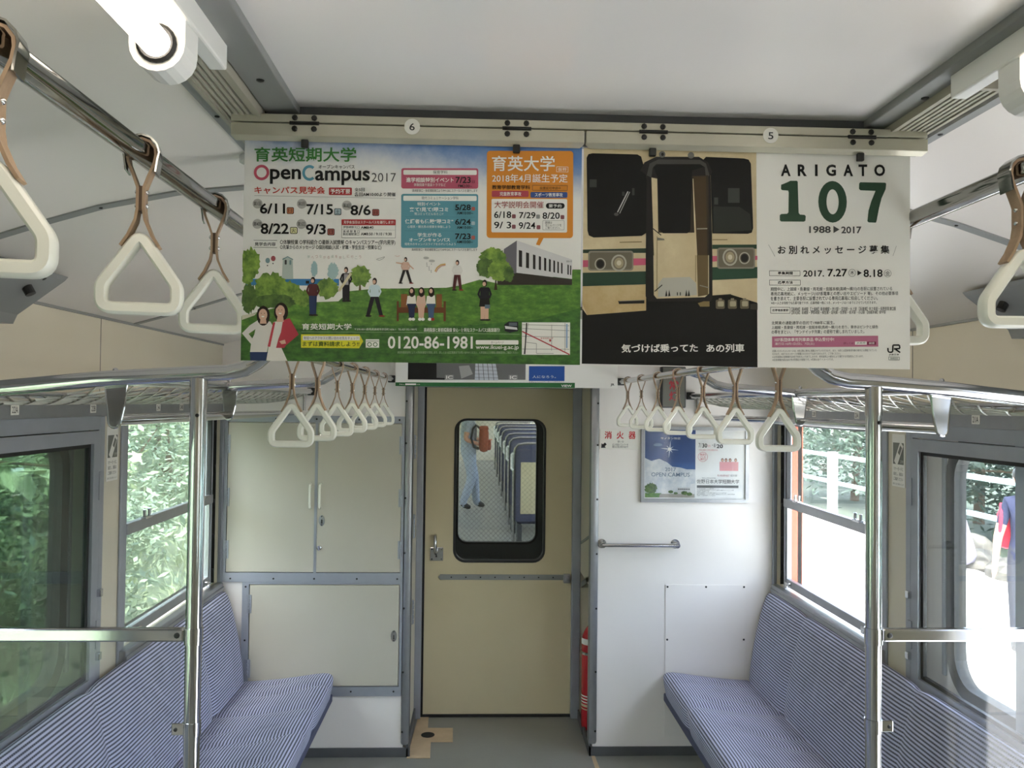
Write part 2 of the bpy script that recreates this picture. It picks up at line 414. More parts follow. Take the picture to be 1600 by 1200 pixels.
# ---- side walls
def side_wall(s):
    side = 'left' if s < 0 else 'right'
    X = lambda d: s*(1.33+d)
    H = dict(W1=rect(2.90, 3.945, .82, 1.605), P1=rect(1.80, 2.70, .75, 1.615), D=rect(.35 if s < 0 else 1.0, 1.65, .004, 1.84),
             P2=rect(-.75, .2, .75, 1.615), W3=rect(-2.0, -.95, .82, 1.605))
    inner = MB().plate([rect(-3.0, YB, 0, 1.97)] + [H[k] for k in ('W1', 'P1', 'D', 'P2', 'W3')], X(0), X(.03), 'X')
    w = struct('wall_'+side, inner, 'wall_cream')
    oh = [rect(2.90, 3.945, .82, 1.605), rrect(1.85, 2.655 if s < 0 else 2.61, .795, 1.55, .10), rect(.35 if s < 0 else 1.0, 1.65, .004, 1.84), rrect(-.7, .15, .795, 1.55, .1), rect(-2.0, -.95, .82, 1.605)]
    part('outer_skin', MB().plate([rect(-3.0, 4.05, -.35, 2.2)]+oh, X(.10), X(.12), 'X'), 'green_lit_jamb' if s < 0 else 'wall_white', w)
    # reveals between the two skins
    for (a, b) in ((2.90, 3.945), (-2.0, -.95)):
        part('window_reveal', MB().box(X(.03), X(.12), a-.012, a, .81, 1.615), 'dark_grey', w)
        part('window_reveal', MB().box(X(.03), X(.12), a, b, .808, .82), 'alu', w)
        part('window_reveal', MB().box(X(.03), X(.12), a, b, 1.605, 1.617), 'dark_grey', w)
        part('window_reveal', MB().box(X(.03), X(.125), b, b+.012, .81, 1.615), 'orange_paint', w, label='orange painted window reveal')
    for (a, b) in ((1.70, 2.885), (-.80, .30)):
        part('pocket_end', MB().box(X(.03), X(.10), b, b+.01, .6, 1.75), 'green_lit_jamb' if s < 0 else 'wall_white', w)  # tree side coloured as green-lit, platform side as white-lit
        part('pocket_end', MB().box(X(.03), X(.10), a-.01, a, .6, 1.75), 'dark_grey', w)
        part('pocket_floor', MB().box(X(.03), X(.10), a, b, .70, .71), 'dark_grey', w)
        part('pocket_top', MB().box(X(.03), X(.10), a, b, 1.66, 1.67), 'dark_grey', w)
    yr = 2.655 if s < 0 else 2.61
    for (a, b) in ((1.85, yr), (-.7, .15)):
        part('window_gasket', MB().plate([rrect(a-.03, b+.04, .757, 1.588, .135), rrect(a+.006, b-.006, .801, 1.544, .094)], X(.084), X(.124), 'X'), 'rubber', w)
        if b > 1: part('pocket_rib', MB().box(X(.088), X(.10), b+.058, b+.075, .80, 1.55, c=.004), 'frame_metal', w)
        part('outer_pane', MB().plate([rrect(a, b, .795, 1.55, .10)], X(.108), X(.112), 'X'), 'glass_pocket' if s < 0 else 'glass_clear', w)
    for a in (.35 if s < 0 else 1.0, 1.65): part('door_jamb', MB().box(X(.03), X(.12), a-.006, a+.006, 0, 1.84), 'frame_metal', w)
    part('door_head', MB().box(X(.03), X(.12), .35 if s < 0 else 1.0, 1.65, 1.84, 1.85), 'frame_metal', w)
    # mouldings on the wall
    part('sticker_band', MB().box(X(-.012), X(0), -3.0, YB, 1.62, 1.667, c=.002), 'alu', w)
    cor = part('cornice_strip', MB().box(X(-.006), X(0), 2.26, YB, 1.933, 1.965), 'trim_grey', w)
    for k in range(7): screw(w, (X(-.006), 2.31+k*.27, 1.949), (-s, 0, 0), .004)
    part('panel_seam', MB().box(X(-.0006), X(0), 2.70, 2.703, 1.667, 1.933), 'dark_grey', w)
    part('pillar_strip', MB().box(X(-.008), X(0), 2.862, 2.90, .77, 1.62, c=.003), 'frame_metal', w)
    part('pillar_strip', MB().box(X(-.008), X(0), 2.70, 2.732, .745, 1.62, c=.003), 'frame_metal', w)
    part('corner_strip', MB().box(X(-.02), X(0), 3.945, YB, .75, 1.70, c=.004), 'frame_metal', w)
    return w
wl_, wr_ = side_wall(-1), side_wall(1)
struct('wall_back', MB().plate([rect(-1.36, 1.36, 0, 2.15)], -3.0, -3.03), 'wall_cream')
struct('wall_roof', MB().box(-1.46, 1.46, -3.03, YB+.03, 2.2, 2.23), 'dark_grey')
for s, sd in ((-1, 'left'), (1, 'right')):
    struct('baseboard_'+sd, MB().box(s*1.318, s*1.33, 1.72, YB, 0, .06), 'baseboard')

def sash_window(n, s, y0, y1, track=True):
    X = lambda d: s*(1.33+d)
    w = sempty('window_%d' % n)
    fr = MB(); 
    fr.box(X(.0), X(.03), y0, y0+.028, .82, 1.605).box(X(.0), X(.03), y1-.105, y1-.088, .82, 1.605)
    fr.box(X(0), X(.03), y0, y1, 1.585, 1.605)
    part('frame', fr, 'frame_metal', w)
    lower = part('lower_sash', MB().box(X(.002), X(.024), y0+.028, y1-.105, .835, .872, c=.003).box(X(.004), X(.022), y0+.028, y0+.04, .872, 1.20).box(X(.004), X(.022), y1-.118, y1-.105, .872, 1.2), 'alu', w)
    part('pane', MB().box(X(.010), X(.014), y0+.04, y1-.118, .872, 1.203), 'glass_green' if s < 0 else 'glass_clear', lower)
    upper = part('upper_sash', MB().box(X(-.004), X(.022), y0+.028, y1-.088, 1.203, 1.243, c=.003), 'alu', w)
    part('pane', MB().box(X(.012), X(.016), y0+.028, y1-.105, 1.243, 1.585), 'glass_green' if s < 0 else 'glass_clear', upper)
    for q in (.17, .74):
        yq = y0+(y1-y0)*q
        part('sash_latch', MB().box(X(-.02), X(.0), yq-.03, yq+.03, 1.243, 1.252, c=.002).box(X(-.016), X(-.004), yq-.028, yq-.016, 1.25, 1.276, c=.003).box(X(-.016), X(-.004), yq+.016, yq+.028, 1.25, 1.276, c=.003), 'chrome', upper)
    for q in (.12, .85):
        yq = y0+(y1-y0)*q
        part('sash_latch', MB().box(X(-.014), X(.004), yq-.022, yq+.022, .846, .862, c=.003).box(X(-.018), X(-.01), yq-.012, yq+.012, .838, .85, c=.002), 'chrome', lower)
    part('seal', MB().box(X(.001), X(.02), y1-.125 if False else y1-.118, y1-.105, 1.243, 1.585), 'black', w)
    part('track', MB().box(X(.018), X(.03), y1-.088, y1, .82, 1.605), 'white_sticker' if s > 0 else 'green_lit_jamb', w)
    tk = MB().box(X(.0), X(.018), y1-.047, y1-.043, .83, 1.60)
    for k in range(5):
        z = .86+k*.16
        tk.add([(X(.0), y1-.047, z), (X(.0), y1-.047, z+.035), (X(0), y1-.062, z+.036), (X(.01), y1-.047, z), (X(.01), y1-.047, z+.035), (X(.01), y1-.062, z+.036)],
               [(0, 1, 2), (3, 5, 4), (0, 2, 5, 3), (1, 4, 5, 2)])
    part('notched_rail', tk, 'black', w)
    part('sill', MB().box(X(-.03), X(.002), y0-.03, y1, .775, .822, c=.004).box(X(-.034), X(-.02), y0-.03, y1, .79, .803), 'alu', w)
    return w
sash_window(1, -1, 2.90, 3.945); sash_window(2, 1, 2.90, 3.945)
sash_window(3, -1, -2.0, -.95); sash_window(4, 1, -2.0, -.95)
def pocket_window(n, s, y0, y1):
    X = lambda d: s*(1.33+d)
    w = sempty('window_%d' % n)
    a, b = y0+.022, y1-.012
    f = part('hinged_frame', MB().plate([rect(a, b, .765, 1.575), rect(a+.045, b-.045, .80, 1.535)], X(-.014), X(.01), 'X'), 'frame_metal', w)
    part('gasket', MB().plate([rect(a+.045, b-.045, .80, 1.535), rect(a+.06, b-.06, .812, 1.523)], X(-.004), X(.008), 'X'), 'black', f)
    part('pane', MB().box(X(.0), X(.004), a+.06, b-.06, .812, 1.523), 'glass_pocket' if s < 0 else 'glass_clear', f)
    part('header', MB().box(X(-.006), X(.01), y0, y1, 1.578, 1.617), 'trim_grey', w)
    part('outer_frame', MB().plate([rect(y0, y1, .74, 1.62), rect(a, b, .763, 1.578)], X(-.007), X(.01), 'X'), 'frame_metal', w)
    for z in (.93, 1.40): hinge(f, (X(-.016), b+.003, z), s*PI/2, .09)
    for z in (.86, 1.06): part('clip', MB().box(X(-.026), X(-.012), b-.006, b+.014, z-.012, z+.012, c=.002), 'chrome', w)
    return w
pocket_window(5, -1, 1.80, 2.70); pocket_window(6, 1, 1.80, 2.70)
pocket_window(7, -1, -.75, .20); pocket_window(8, 1, -.75, .20)
# passenger doors beside the camera: left one shut, right one slid back into its pocket
def leaf(n, x, y0, y1):
    d = sempty('door_%d' % n)
    part('leaf', MB().plate([rect(y0, y1, .01, 1.84), rrect(y0+.14, y1-.14, .75, 1.55, .06)], x-.015, x+.015, 'X'), 'frame_metal', d)
    part('gasket', MB().plate([rrect(y0+.125, y1-.125, .735, 1.565, .07), rrect(y0+.15, y1-.15, .76, 1.54, .055)], x-.02, x+.02, 'X'), 'black', d)
    part('pane', MB().plate([rrect(y0+.145, y1-.145, .755, 1.545, .055)], x-.002, x+.002, 'X'), 'glass_clear', d)
leaf(2, -1.395, .36, 1.64)
leaf(3, 1.395, 1.61, 2.25)

# ---- end bulkhead
wf = MB()
wf.box(-1.45, -.455, YB, YB+.03, 0, 2.16).box(.445, 1.45, YB, YB+.03, 0, 2.16).box(-.455, .445, YB, YB+.03, 1.80, 2.16)
wall_front = struct('wall_front', wf, 'wall_white')
part('jamb_panel', MB().box(-.452, -.438, YB+.03, 4.43, 0, 1.80), 'wall_cream', wall_front)
part('jamb_head', MB().box(-.45, .445, YB+.03, 4.50, 1.78, 1.80), 'wall_cream', wall_front)
part('corner_post', MB().box(-.464, -.426, YB-.014, YB+.04, .055, 1.95, c=.012), 'alu', wall_front, True)
part('corner_post', MB().box(.425, .466, YB-.014, YB+.04, .055, 1.95, c=.012), 'alu', wall_front, True)
part('post_shadow_gap', MB().box(-.4265, -.4245, YB+.0, YB+.03, .06, 1.8), 'dark_grey', wall_front)
for z in (.12, .40, .70, .96, 1.22, 1.48, 1.68):
    screw(wall_front, (.458, YB-.0145, z), (0, -1, 0), .005); screw(wall_front, (-.457, YB-.0145, z), (0, -1, 0), .005)
# right jamb with a niche for the fire extinguisher
part('jamb_panel', MB().box(.440, .452, YB+.03, 4.43, .78, 1.80), 'wall_cream', wall_front)
part('niche_back', MB().box(.56, .57, YB+.03, 4.43, 0, .80), 'wall_cream', wall_front)
part('niche_post', MB().box(.438, .452, YB+.035, YB+.12, 0, .80), 'wall_cream', wall_front)
part('niche_shelf', MB().add([(.44, YB+.12, .80), (.44, 4.40, .70), (.565, YB+.12, .80), (.565, 4.40, .70), (.44, YB+.12, .83), (.44, 4.40, .73), (.565, YB+.12, .83), (.565, 4.40, .73)],
     [(0, 1, 3, 2), (4, 6, 7, 5), (0, 4, 5, 1), (2, 3, 7, 6), (0, 2, 6, 4), (1, 5, 7, 3)]), 'trim_grey', wall_front)
part('jamb_strip', MB().add([(.437, YB+.05, 1.03), (.437, 4.40, .93), (.441, YB+.05, 1.03), (.441, 4.40, .93), (.437, YB+.05, 1.045), (.437, 4.40, .945), (.441, YB+.05, 1.045), (.441, 4.40, .945)],
     [(0, 1, 3, 2), (4, 6, 7, 5), (0, 4, 5, 1), (2, 3, 7, 6), (0, 2, 6, 4), (1, 5, 7, 3)]), 'trim_grey', wall_front)
for z in (1.45, 1.05, .62): hinge(wall_front, (-.436, 4.2, z), PI/2, .12)
struct('wall_partition', MB().box(-1.45, -.441, 4.44, 4.47, 0, 2.16).box(.441, 1.45, 4.44, 4.47, 0, 2.16).box(-.44, .44, 4.44, 4.47, 1.80, 2.16).box(-1.46, -1.44, YB+.03, 4.47, 0, 2.16).box(1.44, 1.46, YB+.03, 4.47, 0, 2.16).box(-1.46, 1.46, YB+.03, 4.47, 2.16, 2.18), 'wall_cream')
# gangway door in its frame
d1 = sempty('door_1')
part('frame', MB().box(-.440, -.404, 4.42, 4.47, 0, 1.80, c=.004), 'frame_metal', d1)
part('frame', MB().box(.394, .440, 4.42, 4.47, 0, 1.80, c=.004), 'frame_metal', d1)
part('frame', MB().box(-.404, .394, 4.42, 4.47, 1.757, 1.80, c=.004), 'frame_metal', d1)
part('seal', MB().box(-.4045, -.393, 4.45, 4.475, .01, 1.757), 'black', d1)
part('threshold', MB().box(-.44, .44, 4.45, 4.50, 0, .012), 'rubber', d1)
lf = part('leaf', MB().plate([rect(-.394, .394, .014, 1.756), rrect(-.238, .247, .824, 1.586, .062)], 4.459, 4.495), 'door_cream', d1)
part('window_rim', MB().plate([rrect(-.243, .252, .819, 1.591, .066), rrect(-.231, .240, .831, 1.579, .056)], 4.455, 4.50), 'rubber', lf)
part('pane', MB().plate([rrect(-.234, .243, .828, 1.582, .058)], 4.476, 4.479), 'wired_glass', lf)
wm = MB()
def clip_line(p, q, x0, x1, z0, z1):
    (ax, az), (bx, bz) = p, q; t0, t1 = 0., 1.
    for d_, lo, hi, a in ((bx-ax, x0, x1, ax), (bz-az, z0, z1, az)):
        u, v = (lo-a)/d_, (hi-a)/d_; u, v = min(u, v), max(u, v); t0, t1 = max(t0, u), min(t1, v)
    return None if t0 >= t1 else ((ax+(bx-ax)*t0, az+(bz-az)*t0), (ax+(bx-ax)*t1, az+(bz-az)*t1))
for k in range(-60, 120):
    for sg in (1, -1):
        x = -.6+k*.026; seg = clip_line((x, .7), (x+sg*1.0, 1.7), -.226, .236, .836, 1.574)
        if seg:
            (a, b), (c, d) = seg; w = .0005
            wm.add([(a-w, 4.4755, b), (a+w, 4.4755, b), (c+w, 4.4755, d), (c-w, 4.4755, d)], [(0, 1, 2, 3)])
o = part('wire_mesh', wm, 'screw_dark', lf); o['kind'] = 'stuff'
bar = part('door_bar', MB().add([(-.32, 4.452, .742), (-.308, 4.452, .756), (.352, 4.452, .756), (.352, 4.452, .728), (-.308, 4.452, .728),
        (-.32, 4.459, .742), (-.308, 4.459, .756), (.352, 4.459, .756), (.352, 4.459, .728), (-.308, 4.459, .728)],
        [(0, 1, 2, 3, 4), (9, 8, 7, 6, 5), (0, 5, 6, 1), (1, 6, 7, 2), (2, 7, 8, 3), (3, 8, 9, 4), (4, 9, 5, 0)]), 'trim_grey', lf)
for k in range(8): screw(bar, (-.25+k*.078, 4.452, .742), (0, -1, 0), .004)
part('bar_bracket', MB().box(.35, .388, 4.43, 4.459, .715, .762, c=.005).box(.36, .375, 4.41, 4.43, .73, .75, c=.003), 'alu', lf)
hd = part('handle_plate', MB().box(-.365, -.295, 4.454, 4.459, .828, .90, c=.004), 'steel', lf)
part('handle', MB().tube([(-.337, 4.45, .965), (-.337, 4.425, .962), (-.336, 4.413, .945), (-.335, 4.412, .91), (-.334, 4.415, .885), (-.334, 4.44, .872), (-.334, 4.455, .872)], .009, 10), 'steel', hd, True)
part('keyhole', MB().plate([[(-.336, .848), (-.326, .848), (-.328, .862), (-.334, .862)]], 4.4535, 4.4545), 'black', hd)
for p in ((-.355, .89), (-.305, .89), (-.355, .838), (-.305, .838)): screw(hd, (p[0], 4.454, p[1]), (0, -1, 0), .004)
# base mouldings
struct('baseboard_front', MB().box(-1.32, -.42, YB-.008, YB, 0, .042).box(.43, 1.32, YB-.008, YB, 0, .042), 'baseboard')
struct('baseboard_jamb', MB().box(-.438, -.428, YB-.008, 4.44, 0, .06).box(.430, .440, YB-.008, 4.44, 0, .05), 'baseboard')

# ---- gangway and the next carriage, seen through the door window
gw = struct('wall_gangway', MB().box(-.47, -.45, 4.50, 5.04, 0, 1.9).box(.45, .47, 4.50, 5.04, 0, 1.9).box(-.47, .47, 4.50, 5.04, 1.85, 1.9), 'rubber')
d9 = sempty('door_4')
part('leaf', MB().plate([rect(-.46, .46, 0, 1.88), rrect(-.238, .247, .824, 1.586, .062)], 5.04, 5.07), 'dark_grey', d9)
part('window_rim', MB().plate([rrect(-.243, .252, .819, 1.591, .066), rrect(-.231, .24, .831, 1.579, .056)], 5.034, 5.075), 'rubber', d9)
part('pane', MB().plate([rrect(-.234, .243, .828, 1.582, .058)], 5.052, 5.055), 'glass_clear', d9)
struct('floor_beyond', MB().box(-1.4, 1.4, 5.07, 24, -.04, 0), 'floor_grey')
struct('ceiling_beyond', MB().box(-1.4, 1.4, 5.04, 24, 2.13, 2.16), 'ceiling_white')
for s, sd in ((-1, 'left'), (1, 'right')):
    hs = [rect(6.2+k*1.62, 6.2+k*1.62+1.2, .85, 1.6) for k in range(11)]
    wb = struct('wall_%s_beyond' % sd, MB().plate([rect(5.07, 24, 0, 2.14)]+hs, s*1.33, s*1.37, 'X'), 'wall_cream')
struct('wall_beyond', MB().box(-1.36, -.46, 5.04, 5.07, 0, 2.14).box(.46, 1.36, 5.04, 5.07, 0, 2.14).box(-.46, .46, 5.04, 5.07, 1.88, 2.14), 'wall_cream')
struct('wall_far_end', MB().box(-1.36, 1.36, 24, 24.03, 0, 2.14), 'wall_cream')
# ================================================================ BENCHES
def bench(s):
    side = 'left' if s < 0 else 'right'
    lab = 'long bench with blue-grey striped moquette below the window facing the trees' if s < 0 else 'long bench with blue-grey striped moquette below the window facing the platform'
    t = thing('bench_seat', lab, 'bench', (s*1.05, 2.86, 0), 'striped longitudinal benches')
    bp = [(1.322, .775), (1.305, .787), (1.288, .784), (1.272, .765), (1.258, .73), (1.243, .68), (1.226, .61), (1.211, .54), (1.200, .47), (1.192, .41), (1.188, .36)]
    sp = [(1.215, .355), (1.19, .368), (1.12, .372), (1.03, .380), (.95, .390), (.88, .400), (.83, .406), (.80, .404), (.782, .394), (.774, .376), (.776, .35), (.782, .32), (.787, .295)]
    def cushion(pr, y0, y1, ny, puff, wr):
        mb = MB(); n = len(pr); L = [0]
        for i in range(1, n): L.append(L[-1]+math.hypot(pr[i][0]-pr[i-1][0], pr[i][1]-pr[i-1][1]))
        vs = []; uv = []
        for j in range(ny+1):
            y = y0+(y1-y0)*j/ny; e = min(y-y0, y1-y)
            d = puff*(1-math.exp(-(e/.035)**1.3)) - puff
            for i, (x, z) in enumerate(pr):
                a = pr[max(i-1, 0)]; b = pr[min(i+1, n-1)]; tx, tz = b[0]-a[0], b[1]-a[1]; l = math.hypot(tx, tz) or 1
                nx, nz = tz/l, -tx/l                       # outward from the wall / upwards
                if nz < -.2 and nx > 0: nx, nz = -nx, -nz
                q = d
                for (wy, wv, wl, wd) in wr:
                    dist = abs((y-wy) - (L[i]-wv)*.35)
                    q -= wd*math.exp(-(dist/.02)**2)*math.exp(-((L[i]-wv)/wl)**2)
                vs.append((s*(x+nx*q), y, z+nz*q)); uv.append((y, L[i]))
        fs = []
        for j in range(ny):
            for i in range(n-1): fs.append((j*n+i, j*n+i+1, (j+1)*n+i+1, (j+1)*n+i))
        # closed back and ends
        c = len(vs)
        for y in (y0, y1):
            vs.append((s*1.322, y, pr[-1][1])); uv.append((y, 0))
        fs.append(tuple(range(n))+(c,)); fs.append(tuple(ny*n+i for i in range(n))[::-1]+(c+1,))
        mb.add(vs, fs); mb.uv = uv; return mb
    segs = ((1.775, 2.60), (2.60, 3.50), (3.50, 3.957))
    for y0, y1 in segs:
        part('back_cushion', cushion(bp, y0, y1, 26, .012, []), 'moquette', t, True)
    rs = random.Random(3 if s < 0 else 5)
    for y0, y1 in segs:
        wr = [(rs.uniform(y0+.08, y1-.08), rs.uniform(.1, .36), rs.uniform(.05, .14), rs.uniform(.007, .013)) for _ in range(5 if y1-y0 > .6 else 3)]
        part('seat_cushion', cushion(sp, y0, y1, 34, .010, wr), 'moquette', t, True)
    part('front_rail', MB().box(s*.786, s*.80, 1.775, 3.957, .262, .298, c=.004), 'seat_front', t)
    part('heater_box', MB().box(s*.98, s*1.318, 1.80, 3.95, .0, .30), 'wall_cream', t)
    part('seat_pan', MB().box(s*.80, s*1.318, 1.78, 3.955, .275, .30), 'dark_grey', t)
bench(-1); bench(1)

# ================================================================ BULKHEAD FITTINGS
yf = YB-.0145
cu = thing('wall_cabinet', 'tall two-door cream cabinet in the bulkhead, above the hatch beside the bench', 'cabinet', (-.88, YB, .82), 'built-in bulkhead cabinets')
part('frame', MB().plate([rect(-1.312, -.4645, .822, 1.606), rect(-1.294, -.476, .866, 1.574)], yf, YB), 'frame_metal', cu)
for (a, b, hx, side) in ((-1.291, -.882, -1.292, -1), (-.872, -.478, -.477, 1)):
    dr = part('door', MB().box(a, b, YB-.016, YB-.002, .869, 1.571, c=.002), 'cabinet_white', cu)
    for z in (1.47, 1.22, .975): hinge(dr, (hx, YB-.017, z), 0, .085)
    hx2 = -.902 if side < 0 else -.856
    part('handle', MB().tube([(hx2, YB-.016, 1.285), (hx2, YB-.034, 1.28), (hx2, YB-.04, 1.262), (hx2, YB-.04, 1.192), (hx2, YB-.034, 1.176), (hx2, YB-.016, 1.17)], .0055, 8), 'ivory', dr, True)
    if side > 0:
        part('key_plate', MB().plate([[(-.848+.014*math.cos(a_*PI/8), 1.112+.026*math.sin(a_*PI/8)) for a_ in range(16)]], YB-.0195, YB-.016), 'steel', dr)
        part('keyhole', MB().plate([[(-.852, 1.098), (-.844, 1.098), (-.8455, 1.118), (-.8505, 1.118)]], YB-.0202, YB-.0196), 'black', dr)
        for z in (1.132, 1.092): screw(dr, (-.848, YB-.0197, z), (0, -1, 0), .003)
        for z in (.985, 1.508): part('latch_knob', MB().tube([(-.857, YB-.016, z), (-.857, YB-.026, z), (-.857, YB-.03, z)], [.012, .011, .006], 12).box(-.860, -.854, YB-.036, YB-.028, z-.011, z+.011), 'chrome', dr)
part('meeting_strip', MB().box(-.884, -.871, YB-.018, YB-.006, .866, 1.574), 'frame_metal', cu)
for x in (-1.27, -1.07, -.88, -.68, -.49):
    screw(cu, (x, yf, .838), (0, -1, 0), .0045); screw(cu, (x, yf, 1.590), (0, -1, 0), .0045)
cl = thing('wall_cabinet', 'wide single-door cream hatch in the bulkhead, below the two-door cabinet', 'cabinet', (-.83, YB, .29), 'built-in bulkhead cabinets')
part('frame', MB().plate([rect(-1.214, -.4645, .288, .8215), rect(-1.182, -.476, .332, .812)], yf, YB), 'frame_metal', cl)
dr = part('door', MB().box(-1.178, -.480, YB-.016, YB-.002, .336, .808, c=.003), 'cabinet_white', cl)
hinge(dr, (-1.181, YB-.017, .72), 0, .085); hinge(dr, (-1.181, YB-.017, .42), 0, .085)
part('key_plate', MB().plate([[(-.502+.014*math.cos(a_*PI/8), .571+.027*math.sin(a_*PI/8)) for a_ in range(16)]], YB-.0195, YB-.016), 'steel', dr)
part('keyhole', MB().plate([[(-.506, .556), (-.498, .556), (-.4995, .576), (-.5045, .576)]], YB-.0202, YB-.0196), 'black', dr)
for z in (.591, .551): screw(dr, (-.502, YB-.0197, z), (0, -1, 0), .003)
for x, z in ((-1.198, .80), (-1.198, .55), (-.95, .31), (-.7, .31), (-.5, .31)): screw(cl, (x, yf, z), (0, -1, 0), .0045)
lettering(cu, 'door_marking', 'TY', lambda u, v: (u, YB-.0165, -v), (-.908, -1.556, -.888, -1.540), 'grey_sticker')

# white access panel beside the right bench
ap = solo('access_panel', MB().box(.793, 1.186, YB-.0035, YB, .09, .812, c=.0012), 'wall_white', 'flat white screwed access panel in the bulkhead above the bench end', 'panel')
for x, z in ((.803, .802), (.99, .802), (1.175, .802), (.803, .55), (1.175, .55)): screw(ap, (x, YB-.0035, z), (0, -1, 0), .005)
hr = thing('grab_rail', 'short horizontal steel grab rail on the white bulkhead', 'handrail', (.66, YB, 1.0))
part('rail', MB().cyl((.478, YB-.052, 1.008), (.842, YB-.052, 1.008), .0095, 14), 'steel', hr, True)
for x in (.483, .838):
    part('bracket', MB().cyl((x, YB-.058, 1.008), (x, YB-.004, 1.008), .0125, 14).cyl((x, YB-.005, 1.008), (x, YB, 1.008), .022, 16), 'steel', hr, True)
# extinguisher sign
sg = solo('extinguisher_sign', MB().box(.469, .666, YB-.003, YB, 1.460, 1.556, c=.001), 'white_sticker', 'white sign with red characters and a black arrow on the bulkhead', 'sign')
S = lambda u, v: (u, YB-.0036, -v)
lettering(sg, 'lettering', '消', S, (.492, -1.546, .527, -1.510), ink('#c3272f'), .02)
lettering(sg, 'lettering', '火', S, (.550, -1.546, .585, -1.510), ink('#c3272f'), .02)
lettering(sg, 'lettering', '器', S, (.608, -1.546, .643, -1.510), ink('#c3272f'), .02)
lettering(sg, 'lettering', '使い方', S, (.555, -1.502, .585, -1.492), ink('#5a5a5a'))
lettering(sg, 'lettering', 'ピンを抜いてレバーを\n握ると消火剤が出ます', S, (.530, -1.488, .607, -1.467), ink('#3a3a3a'))
part('arrow', MB().add([(x, YB-.0036, z) for x, z in ((.476, 1.466), (.478, 1.489), (.484, 1.483), (.494, 1.492), (.503, 1.483), (.493, 1.474), (.499, 1.467))], [(0, 1, 2, 5, 6), (2, 3, 4, 5)]), 'black', sg)
# emergency light box
eb = thing('emergency_light_box', 'grey emergency light box with red characters high on the bulkhead', 'sign', (.815, YB, 1.66))
part('housing', MB().box(.757, .876, YB-.045, YB, 1.662, 1.86, c=.006), 'dark_grey', eb)
part('face', MB().box(.764, .869, YB-.048, YB-.044, 1.668, 1.855), 'grey_sticker', eb)
E2 = lambda u, v: (u, YB-.0485, -v)
for k, ch in enumerate('非常灯'): lettering(eb, 'lettering', ch, E2, (.793, -1.845+k*.052, .838, -1.801+k*.052), ink('#b03a44'), .02)
# fire extinguisher standing in the jamb niche
fe = thing('fire_extinguisher', 'red fire extinguisher standing in the niche beside the gangway door', 'extinguisher', (.487, 4.20, 0))
ex, ey = .478, 4.22
part('cylinder', MB().tube([(ex, ey, .03), (ex, ey, .05), (ex, ey, .46), (ex, ey, .50), (ex, ey, .53), (ex, ey, .55)], [.048, .055, .055, .050, .036, .02], 24), 'red_paint', fe, True)
part('foot_ring', MB().cyl((ex, ey, 0), (ex, ey, .035), .05, 20), 'black', fe, True)
part('valve', MB().cyl((ex, ey, .55), (ex, ey, .585), .016, 12).box(ex-.014, ex+.014, ey-.05, ey+.035, .585, .60, c=.003).box(ex-.012, ex+.012, ey-.06, ey+.02, .612, .624, c=.003), 'black', fe)
part('hose', MB().tube([(ex, ey-.02, .57), (ex-.02, ey-.062, .55), (ex-.02, ey-.068, .48), (ex-.01, ey-.066, .30), (ex-.005, ey-.064, .16)], .009, 8), 'black', fe, True)
part('strap', MB().tube([(ex+.056*math.cos(a*PI/12), ey+.056*math.sin(a*PI/12), .415) for a in range(24)], .008, 6, True), 'steel', fe)
for z, h, mm in ((.46, .03, 'white_sticker'), (.20, .006, 'white_sticker'), (.185, .006, 'white_sticker'), (.17, .006, 'white_sticker'), (.15, .012, 'tape_beige'), (.135, .006, 'tape_beige')):
    lb = MB(); a0, a1 = math.radians(185), math.radians(262)
    vs = []; 
    for k in range(9):
        a = a0+(a1-a0)*k/8; vs += [(ex+.0556*math.cos(a), ey+.0556*math.sin(a), z), (ex+.0556*math.cos(a), ey+.0556*math.sin(a), z+h)]
    lb.add(vs, [(2*k, 2*k+2, 2*k+3, 2*k+1) for k in range(8)]); part('label_band', lb, mm, fe)

# ================================================================ CEILING FITTINGS
def lamp(s, y0, y1, label):
    mx = (lambda x: x) if s < 0 else (lambda x: .07-x)
    t = thing('fluorescent_lamp', label, 'lamp', (mx(-.468), (y0+y1)/2, 2.02), 'ceiling fluorescent lamps')
    part('base_plate', MB().box(mx(-.515), mx(-.447), y0-.05, y1+.04, 2.104, 2.122, c=.003), 'white_plastic', t)
    part('side_channel', MB().box(mx(-.456), mx(-.434), y0-.05, y1+.13, 2.088, 2.122, c=.003), 'white_plastic', t)
    part('tube', MB().cyl((mx(-.468), y0, 2.062), (mx(-.468), y1, 2.062), .0155, 20), 'tube', t, True)
    for ya, yb, sg in ((y1-.006, y1+.034, 1), (y0+.006, y0-.034, -1)):
        o = [(mx(-.468-.030), 2.108), (mx(-.468-.030), 2.062)] + [(mx(-.468+.030*math.cos(PI+a*PI/10)), 2.062+.030*math.sin(PI+a*PI/10)) for a in range(1, 10)] + [(mx(-.468+.030), 2.062), (mx(-.468+.030), 2.108)]
        if s > 0: o = o[::-1]
        h = part('lamp_holder', MB().plate([o], ya, yb), 'white_plastic', t)
        part('socket_ring', MB().tube([(mx(-.468)+.0185*math.cos(a*PI/10), ya-sg*.001, 2.062+.0185*math.sin(a*PI/10)) for a in range(20)], .0035, 6, True), 'black', h)
        part('holder_button', MB().cyl((mx(-.460), yb, 2.078), (mx(-.460), yb+sg*.004, 2.078), .007, 12), 'white_plastic', h)
    screw(t, (mx(-.452), y1+.075, 2.1135), (0, 0, -1), .006)
lamp(-1, -.35, .905, 'lit fluorescent tube with white end holder beyond the hanging strap rail, tree side')
lamp(1, -.35, .935, 'lit fluorescent tube with white end holder beyond the hanging strap rail, platform side')
